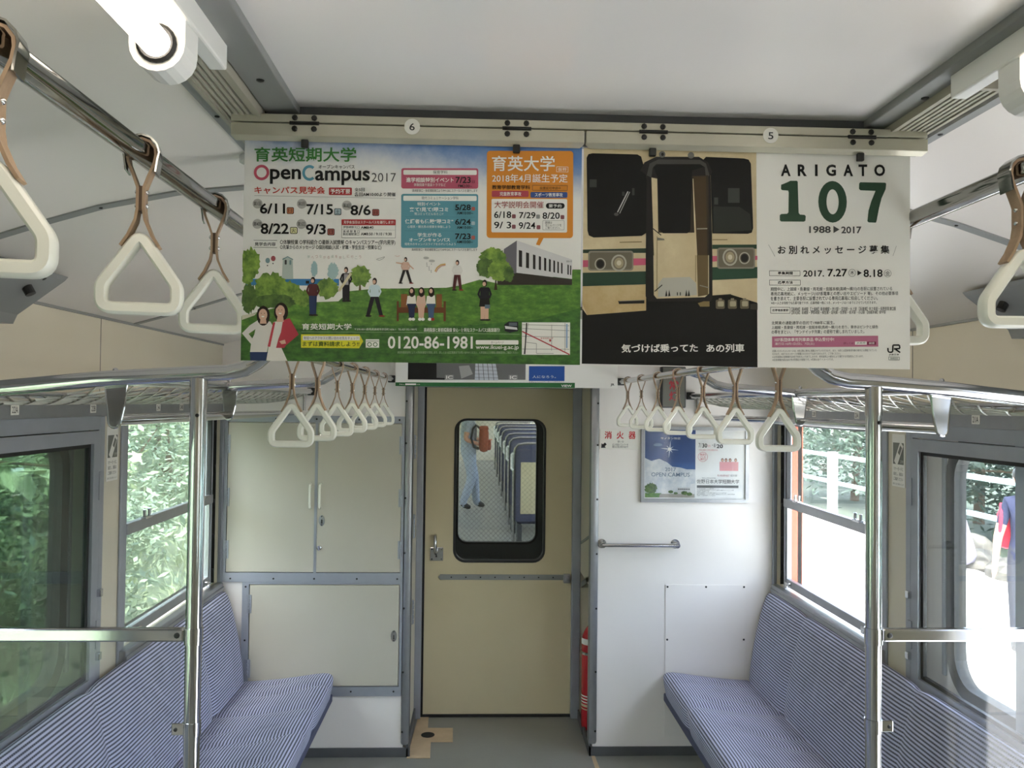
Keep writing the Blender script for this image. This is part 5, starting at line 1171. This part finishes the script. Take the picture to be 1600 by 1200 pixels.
q.rr('H', 192, 712, 1140, 808, ink('#b9708c'), 3); q.text('H', 216, 724, 744, 758, '107系団体専用列車商品 申込受付中!', white, .012, 5); q.text('H', 216, 766, 566, 792, '運行日:10月1日(日)、7日(土)', white, 0, 5); q.text('H', 828, 766, 918, 786, '詳しくは', ink('#6a2f45'), 0, 5); q.rr('H', 932, 762, 1036, 790, white, 4); q.rr('H', 1040, 764, 1120, 792, ink('#7a2845'), 4); q.text('H', 944, 766, 1024, 786, 'JR高崎', dgrey, 0, 6); q.text('H', 1054, 768, 1106, 788, '検索', white, 0, 6)
for k, tx in enumerate(('応募いただいたメッセージは、9月以降に車内に掲載させていただきます。また、10月には団体専用列車の車内にも掲載させていた', 'だきます。※全てのメッセージが掲載されるわけではありませんので、ご了承ください。', '※107系電車の定期運行は9月下旬をもって終了しますが、車両運用上の都合により運行する可能性もございます。', '※広告掲載内容は2017年7月現在の情報です。※写真は全てイメージです。')):
    q.text('H', 194, 830+k*26, (1125, 802, 1005, 738)[k], 850+k*26, tx, dgrey)
q.line('H', [(1226, 820), (1228, 850), (1240, 860), (1268, 856), (1272, 796), (1330, 796), (1334, 826), (1280, 830)], 13, black, 3); q.line('H', [(1296, 834), (1336, 862)], 13, black, 3); q.text('H', 1234, 872, 1326, 890, 'JR東日本', black, .01); obox('H', 1232, 900, 1328, 928); q.text('H', 1246, 906, 1314, 922, '高崎支社', dgrey)
q.done()

# ---------------------------------------------------------------- posters hung further back
r = Poster([(618, 420), (899, 430), (618, 601), (899, 605)], -.499, .333, 1.749, 2.075, 3.826, .0006, white, 'hanging_poster',
           'white hanging poster with a green bottom band, hung before the bulkhead', 'hanging posters in the back row')
gr = ink('#2f6b3c')
r.rr('D', 85, 700, 1002, 1072, ink('#6d6d6d'), 1); r.poly('D', [(85, 700), (305, 700), (308, 1048), (372, 1052), (372, 1075), (85, 1070)], black, 2); r.poly('D', [(610, 800), (760, 800), (790, 1080), (605, 1076)], ink('#c9cdd6'), 2); r.poly('D', [(480, 900), (560, 890), (590, 1000), (500, 1060)], ink('#a5a5a3'), 2)
for k in range(4): r.line('D', [(630+k*36, 860), (640+k*38, 1078)], 4, dgrey, 3)
for k in range(5): r.line('D', [(606, 860+k*46), (790, 866+k*46)], 4, dgrey, 3)
for x in (372, 870): r.rr('D', x, 1010, x+70, 1074, ink('#8f8f8d'), 3, 8); r.text('D', x+10, 1020, x+62, 1064, 'IC', white, .02, 5)
r.rr('D', 1028, 900, 1308, 1086, ink('#2b54a0'), 2); r.text('D', 1056, 1016, 1240, 1050, '人になろう。', white, .0); r.text('D', 1030, 1092, 1305, 1112, '写真はイメージです。詳しくは駅係員まで\nおたずねください', dgrey)
r.rr('D', -10, 1108, 1390, 1172, gr, 2); r.text('D', 22, 1126, 62, 1140, 'No.', white); r.rr('D', 66, 1122, 150, 1142, white, 3); r.text('D', 155, 1128, 180, 1140, '広告', white); r.text('D', 1282, 1132, 1366, 1160, 'VIEW', white, .025)
r.done()
w2 = solo('hanging_poster', MB().box(.20, .531, 3.832, 3.8326, 1.7505, 2.075), white, 'plain white hanging poster partly behind the one with the green band', 'poster', 'hanging posters in the back row')
lettering(w2, 'lettering', 'JR', lambda u, v: (u, 3.8316, -v), (.498, -1.773, .516, -1.760), black, .03)

# ---------------------------------------------------------------- framed poster on the bulkhead
fp = thing('framed_poster', 'framed advert in an aluminium frame on the bulkhead with blue sky on one half', 'poster', (.93, YB, 1.20))
fpp = Poster([(1006, 671), (1165, 671), (1006, 781), (1165, 781)], .682, 1.178, 1.222, 1.558, YB-.006, .003, white, 'sheet', 'x', None)
sh_o = fpp.o
for k_ in ('label', 'category', 'group'):
    if k_ in sh_o: del sh_o[k_]
sh_o.parent = fp; sh_o.location = sh_o.location - Vector((.93, YB, 1.20)); 
part('frame', MB().plate([rect(.668, 1.192, 1.208, 1.572), rect(.684, 1.176, 1.224, 1.556)], YB-.016, YB), 'alu', fp)
part('cover', MB().box(.684, 1.176, YB-.0115, YB-.011, 1.224, 1.556), 'poster_cover', fp)
fpp.poly('J', [(70, 80), (770, 80), (770, 1050), (70, 1050)], 'print_photo_sky', 1); fpp.poly('J', [(70, 500), (160, 540), (270, 510), (380, 560), (450, 620), (560, 630), (650, 655), (770, 655), (770, 1050), (70, 1050)], 'print_cloud', 2)
fpp.blob('J', 250, 315, 60, 22, ink('#6b83ab'), 2, 5); fpp.blob('J', 155, 925, 85, 75, 'print_leaf_dark', 3, 6); fpp.rr('J', 75, 990, 300, 1050, 'print_grass', 3, name='printed_picture'); fpp.poly('J', [(280, 1000), (760, 1000), (760, 1050), (270, 1050)], ink('#a59f93'), 3)
fpp.poly('J', [(520, 910), (700, 905), (700, 1000), (520, 1000)], ink('#c9c7c4'), 3); fpp.poly('J', [(700, 860), (765, 850), (765, 1000), (700, 1000)], ink('#dcdad8'), 3)
for k in range(6): fpp.rr('J', 532+k*28, 925, 552+k*28, 942, dgrey, 4, name='printed_picture')
for x, y, r_ in ((430, 970, 35), (500, 990, 28), (620, 985, 45), (690, 1000, 40)): fpp.blob('J', x, y, r_, r_*.6, 'print_leaf_dark', 4, x)
for k in range(8):
    a = k*PI/4+.1; L = 130 if k % 2 == 0 else 70; fpp.poly('J', [(412+L*math.cos(a), 375+L*math.sin(a)), (412+10*math.cos(a+PI/2), 375+10*math.sin(a+PI/2)), (412-10*math.cos(a+PI/2), 375-10*math.sin(a+PI/2))], ink('#c9d3e4'), 3)
fpp.ell('J', 412, 375, 22, 24, white, 4); fpp.text('J', 350, 632, 500, 684, '2017', ink('#5d6f85'), .005); fpp.text('J', 160, 702, 692, 758, 'OPEN CAMPUS', ink('#5d6f85'), .005); fpp.text('J', 285, 206, 560, 238, 'サノタン物語', white)
rdp = ink('#c95a62'); fpp.text('J', 812, 285, 852, 345, '7/', black, -.004); fpp.text('J', 862, 290, 932, 348, '30', black, .02); fpp.text('J', 945, 312, 972, 340, '日', rdp); fpp.text('J', 1000, 290, 1052, 340, '・8/', black); fpp.text('J', 1062, 300, 1150, 355, '20', black, .02)
fpp.text('J', 815, 372, 1080, 392, '午前10時から受付開始予定', rdp); fpp.ring('J', 872, 478, 66, 66, 4, rdp, 3); fpp.text('J', 830, 430, 915, 525, '無料\nバス\n運行', rdp)
for k, x in enumerate((1145, 1195, 1252, 1330)): fpp.ell('J', x, 520, 20, 26, ink('#8a6f66'), 3); fpp.ell('J', x, 525, 13, 16, sk, 4); fpp.poly('J', [(x-40, 545), (x+38, 545), (x+36, 672), (x-38, 672)], ink('#e3a3a6'), 3)
fpp.text('J', 1075, 722, 1242, 754, 'サノタンガールズ', ink('#a33c46'), .02); fpp.text('J', 1258, 722, 1350, 752, '短大部', grey, .01); fpp.text('J', 862, 768, 1050, 782, '学校法人佐野日本大学学園', dgrey); fpp.text('J', 790, 792, 1380, 852, '佐野日本大学短期大学', black, .0); fpp.rr('J', 792, 876, 1370, 912, ink('#6b6b6b'), 3)
for k in range(6): fpp.text('J', 792, 918+k*19, (1100, 1305, 960, 1200, 1320, 1050)[k], 932+k*19, '栃木県佐野市高萩町一二九七番地 電話〇二八三 入試広報部まで'[k:k+24], dgrey)
fpp.done()
# ================================================================ NEXT CARRIAGE
def cross_seat(first=True):
    t = thing('train_seat', 'x', 'seat', (.79, 0, 0))
    part('back', MB().box(.30, 1.27, -.05, .05, .35, 1.16, c=.04), 'seat_front', t, True)
    part('back_shell', MB().box(.36, 1.22, -.062, -.048, .45, 1.02, c=.01), 'door_cream', t, True)
    part('seat', MB().box(.32, 1.25, .05, .50, .32, .44, c=.04), 'seat_front', t, True)
    part('top_tube', MB().tube([(.285, 0, .10), (.285, 0, 1.08), (.30, 0, 1.17), (.34, 0, 1.21), (.42, 0, 1.225), (1.27, 0, 1.225)], .017, 10), 'steel', t, True)
    part('grip', MB().tube([(.275, -.02, 1.12), (.255, -.02, 1.10), (.255, -.02, .95), (.275, -.02, .93)], .012, 8), 'white_plastic', t, True)
    part('leg', MB().box(.33, .38, -.03, .4, 0, .32), 'dark_grey', t); part('leg', MB().box(1.18, 1.23, -.03, .4, 0, .32), 'dark_grey', t)
    return t
seat0 = cross_seat()
for k, y in enumerate((9.2, 10.7, 12.1, 13.9, 15.7, 17.5, 19.4)):
    o = seat0 if k == 0 else copy_tree(seat0)
    o.location = (.79, y, 0); o['category'] = 'seat'; o['group'] = 'seats in the next carriage'
    o['label'] = 'dark cross seat with polished tube in the next carriage, %s behind the gangway door' % ordn[k]

# ================================================================ PEOPLE
def person(name, label, loc, rotz, h, J, mats, group=None, hair='hair', loose=1.0):
    """one skinned body; joints in units of body height, x right, y forward, z up"""
    base = dict(pelvis=(0, 0, .53), waist=(0, 0, .60), chest=(0, .005, .70), upper=(0, 0, .785), neck=(0, .005, .835), head0=(0, .012, .875), head1=(0, .015, .925), head2=(0, .005, .965),
                nose=(0, .078, .912), sL=(-.085, 0, .80), sR=(.085, 0, .80), hL=(-.05, 0, .51), hR=(.05, 0, .51),
                kL=(-.055, .015, .28), kR=(.055, .015, .28), aL=(-.055, -.01, .045), aR=(.055, -.01, .045), tL=(-.06, .075, .016), tR=(.06, .075, .016),
                eL=(-.115, -.01, .62), eR=(.115, -.01, .62), wL=(-.12, .035, .47), wR=(.12, .035, .47))
    base.update(J)
    rad = dict(pelvis=.085, waist=.075, chest=.085, upper=.062, neck=.032, head0=.042, head1=.058, head2=.045, nose=.007, sL=.036, sR=.036, hL=.052, hR=.052, kL=.034, kR=.034, aL=.021, aR=.021, tL=.017, tR=.017, eL=.024, eR=.024, wL=.015, wR=.015)
    for k_ in ('hL', 'hR', 'kL', 'kR', 'aL', 'aR', 'pelvis', 'waist', 'chest'): rad[k_] *= loose*(1.35 if k_[0] == 'a' and loose > 1 else 1)
    E_ = [('pelvis', 'waist', 1), ('waist', 'chest', 1), ('chest', 'upper', 1), ('upper', 'neck', 0), ('neck', 'head0', 0), ('head0', 'head1', 0), ('head1', 'head2', 0), ('head1', 'nose', 0),
          ('upper', 'sL', 1), ('upper', 'sR', 1), ('sL', 'eL', 3), ('sR', 'eR', 3), ('eL', 'wL', 0), ('eR', 'wR', 0), ('pelvis', 'hL', 2), ('pelvis', 'hR', 2), ('hL', 'kL', 2), ('hR', 'kR', 2), ('kL', 'aL', 2), ('kR', 'aR', 2), ('aL', 'tL', 4), ('aR', 'tR', 4)]
    for sd in 'LR':
        w = Vector(base['w'+sd]); e = Vector(base['e'+sd]); d = (w-e).normalized(); side = Vector((0, 1, 0)); side = (side-d*side.dot(d)).normalized(); nrm = d.cross(side)
        base['p'+sd] = tuple(w+d*.045); rad['p'+sd] = .015; E_.append(('w'+sd, 'p'+sd, 0))
        for i, (off, ln) in enumerate(((-.018, .034), (-.006, .045), (.006, .042), (.017, .036))):
            a = w+d*.055+side*off; b = a+d*ln*.55+nrm*.004; c = a+d*ln+nrm*.012
            base['f%d%s' % (i, sd)] = tuple(a); base['g%d%s' % (i, sd)] = tuple(b); base['i%d%s' % (i, sd)] = tuple(c)
            rad['f%d%s' % (i, sd)] = .0058; rad['g%d%s' % (i, sd)] = .0052; rad['i%d%s' % (i, sd)] = .0042
            E_ += [('p'+sd, 'f%d%s' % (i, sd), 0), ('f%d%s' % (i, sd), 'g%d%s' % (i, sd), 0), ('g%d%s' % (i, sd), 'i%d%s' % (i, sd), 0)]
        a = w+d*.018+side*.016; b = a+d*.020+side*.014
        base['th'+sd] = tuple(a); base['tt'+sd] = tuple(b); rad['th'+sd] = .0062; rad['tt'+sd] = .005
        E_ += [('w'+sd, 'th'+sd, 0), ('th'+sd, 'tt'+sd, 0)]
    ks = list(base); ix = {k: i for i, k in enumerate(ks)}
    me = bpy.data.meshes.new(name); me.from_pydata([tuple(Vector(base[k])*h) for k in ks], [(ix[a], ix[b]) for a, b, _ in E_], [])
    o = bpy.data.objects.new(name, me); COL.objects.link(o)
    sk_ = o.modifiers.new('skin', 'SKIN'); sb = o.modifiers.new('sub', 'SUBSURF'); sb.levels = 2; sb.render_levels = 2
    for k in ks:
        v = me.skin_vertices[0].data[ix[k]]; r = rad[k]*h
        flat = .72 if k in ('pelvis', 'waist', 'chest', 'upper') else 1
        v.radius = (r, r*flat) ; v.use_root = (k == 'pelvis')
    bpy.context.view_layer.update(); dg = bpy.context.evaluated_depsgraph_get()
    bm_ = bpy.data.meshes.new_from_object(o.evaluated_get(dg)); bm_.name = name
    bpy.data.objects.remove(o); bpy.data.meshes.remove(me)
    for m in mats: bm_.materials.append(M(m))
    segs = [(Vector(base[a])*h, Vector(base[b])*h, g, (rad[a]*h, rad[b]*h)) for a, b, g in E_]
    for pl in bm_.polygons:
        c = Vector(pl.center); best = 9e9; gi = 0
        for a, b, g, r in segs:
            ab = b-a; t = max(0, min(1, (c-a).dot(ab)/max(ab.length_squared, 1e-9))); dd = (c-(a+ab*t)).length - (r[0]*(1-t)+r[1]*t)
            if dd < best: best = dd; gi = g; tt = t
        if gi == 3: gi = 1 if tt < .62 else 0          # short sleeve
        pl.material_index = gi if gi != 4 else 3
    bm_.shade_smooth()
    body = bpy.data.objects.new('body', bm_); COL.objects.link(body)
    t = thing(name, label, 'person', loc, group); body.parent = t; ORG[body.name] = Vector(loc)
    L = Vector(loc); hd_ = Vector(base['head1'])*h
    pr_ = lambda nm, mb, m: part(nm, mb, m, t, True)
    pr_('hair', MB().ball(L+hd_+Vector((0, -.018*h, .022*h)), .066*h, seg=16, sc=(1, 1.02, .98)), hair)
    for s in (-1, 1):
        pr_('eye', MB().ball(L+hd_+Vector((s*.022*h, .052*h, .002*h)), .007*h, seg=8), 'black')
        pr_('ear', MB().ball(L+hd_+Vector((s*.058*h, -.002*h, -.005*h)), .016*h, seg=8, sc=(.4, .8, 1.2)), 'skin')
    pr_('mouth', MB().ball(L+hd_+Vector((0, .054*h, -.030*h)), .011*h, seg=8, sc=(1.2, .4, .3)), 'red_paint')
    t.rotation_euler.z = rotz; return t
mat('navy_cloth', '#262a44', .9); mat('dark_trousers', '#3a3c46', .9); mat('light_blue_cloth', '#b3bcc8', .9, noise=(20, .3), col2='#929fb2', bump=(14, .5)); mat('jeans', '#b2bccb', .9, noise=(10, .35), col2='#8b99b0', bump=(12, .5)); mat('red_cloth', '#c22b40', .8); mat('rust_cloth', '#a4573c', .85, bump=(16, .5)); mat('shoe', '#1c1b1b', .6); mat('cap_red', '#b9384a', .8)
person('person', 'person in a navy short-sleeved shirt standing on the platform, arm hanging down', (4.84, 7.30, -.5), math.radians(150), 1.66,
       dict(eR=(.135, .015, .60), wR=(.15, .06, .455), eL=(-.13, 0, .61), wL=(-.14, .05, .465)), ['skin', 'navy_cloth', 'dark_trousers', 'shoe', 'shoe'])
def backpack(loc, rz, m, label):
    t = thing('backpack', label, 'bag', loc)
    L = Vector(loc); B = lambda x0, x1, y0, y1, z0, z1, c: MB().box(L.x+x0, L.x+x1, L.y+y0, L.y+y1, L.z+z0, L.z+z1, c=c)
    part('pack', B(-.13, .13, -.15, .0, 0, .38, .065), m, t, True); part('front_pocket', B(-.09, .09, -.19, -.13, .03, .19, .028), m, t, True)
    part('lid', B(-.11, .11, -.15, .005, .33, .41, .038), m, t, True)
    for s in (-1, 1): part('shoulder_strap', MB().tube([L+Vector((s*.09, .0, .38)), L+Vector((s*.10, .05, .42)), L+Vector((s*.10, .10, .36)), L+Vector((s*.11, .12, .22)), L+Vector((s*.13, .08, .08)), L+Vector((s*.12, 0, .05))], .017, 8), 'black' if m == 'rust_cloth' else m, t, True)
    t.rotation_euler.z = rz
backpack((4.84-.05, 7.30+.10, .38), math.radians(150), 'red_cloth', 'red backpack worn by the person on the platform')
person('person', 'person in a pale blue shirt and light jeans in the next carriage', (-.27, 13.1, 0), math.radians(-80), 1.74,
       dict(eR=(.115, -.045, .63), wR=(.105, .085, .585), eL=(-.12, .02, .63), wL=(-.07, .14, .62), kR=(.06, .03, .28), aR=(.07, -.06, .045), tR=(.07, .02, .016), kL=(-.055, .07, .28), aL=(-.055, .09, .045), tL=(-.06, .17, .016)),
       ['skin', 'light_blue_cloth', 'jeans', 'shoe', 'shoe'], loose=1.35)
backpack((-.10, 12.98, .90), math.radians(90), 'rust_cloth', 'rust coloured backpack carried by the person in the next carriage')

# ================================================================ OUTSIDE
def leaves(mb, c, r, n, size, rng, clumps=22):
    cs = []
    for _ in range(clumps):
        while True:
            v = Vector((rng.uniform(-1, 1), rng.uniform(-1, 1), rng.uniform(-1, 1)))
            if .45 < v.length < 1: break
        cs.append(v)
    vs = []; fs = []
    for k in range(n):
        q = cs[k % clumps]; p_ = Vector((q.x*r[0]+rng.gauss(0, .20)*r[0], q.y*r[1]+rng.gauss(0, .20)*r[1], q.z*r[2]+rng.gauss(0, .18)*r[2]))+Vector(c)
        a = Vector((rng.gauss(0, 1), rng.gauss(0, 1), rng.gauss(0, .5))).normalized(); b = a.cross(Vector((rng.gauss(0, .5), rng.gauss(0, .5), 1))).normalized()
        s = size*rng.uniform(.6, 1.3); i = len(vs)
        vs += [p_-a*s, p_+b*s*.42, p_+a*s, p_-b*s*.42]; fs.append((i, i+1, i+2, i+3))
    mb.add(vs, fs); return cs
def tree(name, label, c, r, n, size, m, ground, group, seed):
    rng = random.Random(seed); t = thing(name, label, 'tree' if r[2] > 1.3 else 'shrub', (c[0], c[1], ground), group)
    mb = MB(); cs = leaves(mb, c, r, n, size, rng)
    part('foliage', mb, m, t)['kind'] = 'stuff'
    tk = MB(); tr = .05*max(r); tk.tube([(c[0], c[1], ground), (c[0]+.05, c[1], (ground+c[2])/2), (c[0], c[1], c[2]+.4*r[2])], [tr, tr*.8, tr*.3], 8)
    for q in cs[:7]: tk.tube([(c[0], c[1], c[2]-.3*r[2]), (c[0]+q.x*r[0]*.8, c[1]+q.y*r[1]*.8, c[2]+q.z*r[2]*.8)], [tr*.4, tr*.12], 5)
    part('trunk', tk, 'bark', t, True)
# wooded cutting on the left
hill = MB(); ys = [-14+k*4 for k in range(15)]; hp = [(-1.9, -1.25), (-2.6, -1.2), (-3.4, -.75), (-4.6, .2), (-6.5, 1.6), (-9.5, 3.6), (-14, 6)]
rng = random.Random(2); vs = []
for y in ys:
    for x, z in hp: vs.append((x+rng.uniform(-.15, .15), y, z+rng.uniform(-.1, .1)))
n = len(hp); hill.add(vs, [(j*n+i, j*n+i+1, (j+1)*n+i+1, (j+1)*n+i) for j in range(len(ys)-1) for i in range(n-1)])
go = solo('grass_bank', hill, 'hill_green', 'green grassy bank rising beside the train under the trees', 'ground', smooth=True); go['kind'] = 'structure'
gb = MB(); rng = random.Random(12); vs = []; fs = []
for k in range(5200):
    x = rng.uniform(-5.2, -2.2); y = rng.uniform(2, 22); z = -1.25+max(0, (-2.6-x))*.72+rng.uniform(-.05, .1)
    a = rng.uniform(0, 6.28); l = rng.uniform(.12, .32); w = .018; i = len(vs); dx, dy = math.cos(a), math.sin(a)
    vs += [(x-dy*w, y+dx*w, z), (x+dy*w, y-dx*w, z), (x+dx*l*.5, y+dy*l*.5, z+l)]; fs.append((i, i+1, i+2))
gb.add(vs, fs); g_ = solo('bank_grass', gb, 'leaf_bright', 'tall grass blades on the bank below the window', 'grass'); g_['kind'] = 'stuff'
sp_ = ['leaf_bright', 'leaf_mid', 'leaf_dark']
lab = {'leaf_bright': 'light green leafy shrub on the bank beside the train', 'leaf_mid': 'mid green leafy shrub on the bank beside the train', 'leaf_dark': 'dark green leafy shrub on the bank beside the train'}
k = 0
for (x, y, z, rx, rz, m_) in ((-3.9, 4.6, .6, 1.0, 1.1, 'leaf_dark'), (-4.3, 6.2, 1.3, 1.2, 1.2, 'leaf_bright'), (-3.8, 7.6, .2, .9, .9, 'leaf_mid'), (-4.9, 8.3, 1.9, 1.3, 1.3, 'leaf_bright'), (-4.4, 9.8, .8, 1.1, 1.0, 'leaf_mid'),
        (-5.3, 10.8, 1.9, 1.4, 1.25, 'leaf_bright'), (-4.7, 12.4, .9, 1.2, 1.1, 'leaf_mid'), (-5.4, 13.8, 2.0, 1.4, 1.3, 'leaf_dark'), (-4.6, 15.2, .7, 1.2, 1.0, 'leaf_bright'), (-3.7, 3.0, .5, .9, 1.1, 'leaf_mid'), (-3.6, 1.0, .8, 1.1, 1.3, 'leaf_dark'), (-3.7, -1.2, .9, 1.2, 1.3, 'leaf_mid')):
    k += 1; tree('shrub', lab[m_], (x, y, z), (rx, rx*1.1, rz), 3800, .052, m_, -1.25+max(0, -2.6-x)*.72, lab[m_], 100+k)
for (x, y, z, m_) in ((-7.2, 4, 3.4, 'leaf_dark'), (-7.6, 8, 3.8, 'leaf_mid'), (-7.0, 12, 3.9, 'leaf_dark'), (-7.8, 16, 4.2, 'leaf_mid'), (-6.8, 20, 3.6, 'leaf_dark'), (-7.2, 24, 3.8, 'leaf_mid'), (-6.6, 29, 3.6, 'leaf_dark'), (-7.2, -1, 3.6, 'leaf_mid')):
    k += 1; tree('tree', 'tall %s green tree behind the shrubs on the bank' % ('dark' if m_ == 'leaf_dark' else 'mid'), (x, y, z+1.6), (2.3, 2.7, 3.6), 8000, .10, m_, 1.6, 'tall trees on the bank', 100+k)
# branch hanging close outside the pocket window
br = thing('leafy_branch', 'leafy branch with broad pale green leaves hanging close outside the window', 'branch', (-2.9, 4.0, 1.3))
part('twig', MB().tube([(-3.7, 4.3, 1.1), (-3.0, 4.05, 1.36), (-2.45, 3.95, 1.38), (-2.05, 3.9, 1.36)], [.02, .014, .008, .004], 6), 'bark', br, True)
rng = random.Random(4)
for j in range(15):
    f = j/14; c = Vector((-2.75+.70*f, 4.02-.12*f, 1.36+rng.uniform(-.02, .03))); a = Vector((rng.uniform(-.3, 1), rng.uniform(-1, .4), rng.uniform(-.9, .3))).normalized(); b = a.cross(Vector((0, 0, 1))).normalized(); l = rng.uniform(.14, .22); u_ = a.cross(b)
    pts = [c, c+a*l*.3+b*l*.20, c+a*l*.65+b*l*.18, c+a*l, c+a*l*.65-b*l*.18, c+a*l*.3-b*l*.20, c+a*l*.5+u_*l*.05]
    part('leaf', MB().add(pts, [(0, 1, 6), (1, 2, 6), (2, 3, 6), (3, 4, 6), (4, 5, 6), (5, 0, 6)]), 'leaf_bright', br)
# platform, fence and trees on the right
pf = solo('platform', MB().box(1.72, 6.6, -10, 45, -1.3, -.5), 'concrete', 'bright concrete station platform beside the train', 'platform'); pf['kind'] = 'structure'
gr_ = solo('ground_beyond', MB().box(6.6, 40, -14, 60, -1.5, -.75), 'dark_ground', 'green ground behind the platform fence', 'ground'); gr_['kind'] = 'structure'
fc = thing('fence', 'pale turquoise two-rail fence along the back of the platform', 'fence', (7, 18, -.75))
for z in (.69, .16): part('rail', MB().cyl((7, -2, z), (7, 42, z), .042, 10), 'fence_paint', fc, True)
for j in range(19):
    y = 1.6+j*2.1; part('post', MB().cyl((7, y, -.75), (7, y, .70), .04, 10), 'fence_paint', fc, True)
solo('fence_pillar', MB().box(6.80, 6.96, 16.0, 16.16, -.75, .78, c=.02), 'fence_white', 'broad white square pillar standing at the platform fence', 'pillar')
for j, (x, y, s_) in enumerate(((6.85, 9.6, .42), (6.95, 10.5, .5), (6.85, 11.4, .46), (6.9, 8.7, .4), (7.3, 12.3, .5))):
    bm = bmesh.new(); bmesh.ops.create_icosphere(bm, subdivisions=3, radius=s_); rg = random.Random(j)
    ph = [rg.uniform(0, 6) for _ in range(3)]
    for v in bm.verts: v.co *= 1+.16*math.sin(v.co.x*7+ph[0])*math.cos(v.co.y*6+ph[1])+.08*math.sin(v.co.z*13+ph[2]); v.co.z *= .62; v.co.x += x; v.co.y += y; v.co.z += -.72+.3*s_
    solo('boulder', MB().bm(bm), 'rock', 'grey boulder in the row along the platform edge below the fence', 'rock', 'boulders along the platform', True)
bm = bmesh.new(); bmesh.ops.create_icosphere(bm, subdivisions=3, radius=1)
for v in bm.verts:
    zz = (v.co.z+1)/2; w = .30*(1-zz)**.55+.06; l = math.hypot(v.co.x, v.co.y) or 1
    v.co = Vector((6.42+v.co.x/l*w*min(1, l*1.6)-.10*zz, 11.2+v.co.y/l*w*min(1, l*1.6), -.5+zz*1.08))
so = thing('standing_stone', 'pale lavender pointed stone with a white cap on the platform', 'stone', (6.4, 11.2, -.5))
part('stone', MB().bm(bm), 'pale_rock', so, True); part('cap', MB().ball((6.29, 11.16, .46), .14, seg=14, sc=(1.1, 1, 1)), 'fence_white', so, True)
for j, (x, y, z, m_) in enumerate(((9.5, 6, .8, 'leaf_dark'), (10.2, 10, 1.2, 'leaf_mid'), (9.3, 13.5, .9, 'leaf_dark'), (10.4, 17, 1.6, 'leaf_dark'), (9.6, 21, 1.0, 'leaf_mid'), (10.8, 25, 1.8, 'leaf_dark'), (10.0, 30, 1.5, 'leaf_dark'), (9.6, 2, 1.2, 'leaf_mid'), (11, 35, 2, 'leaf_mid'), (9.4, -2, 1.2, 'leaf_dark'))):
    tree('tree', '%s tree behind the turquoise platform fence' % ('dark green' if m_ == 'leaf_dark' else 'mid green'), (x, y, z+.4), (1.9, 2.3, 2.3), 6000, .10, 'leaf_deep' if m_ == 'leaf_dark' else 'leaf_dark', -.75, 'trees behind the platform fence', 300+j)

flush_text()
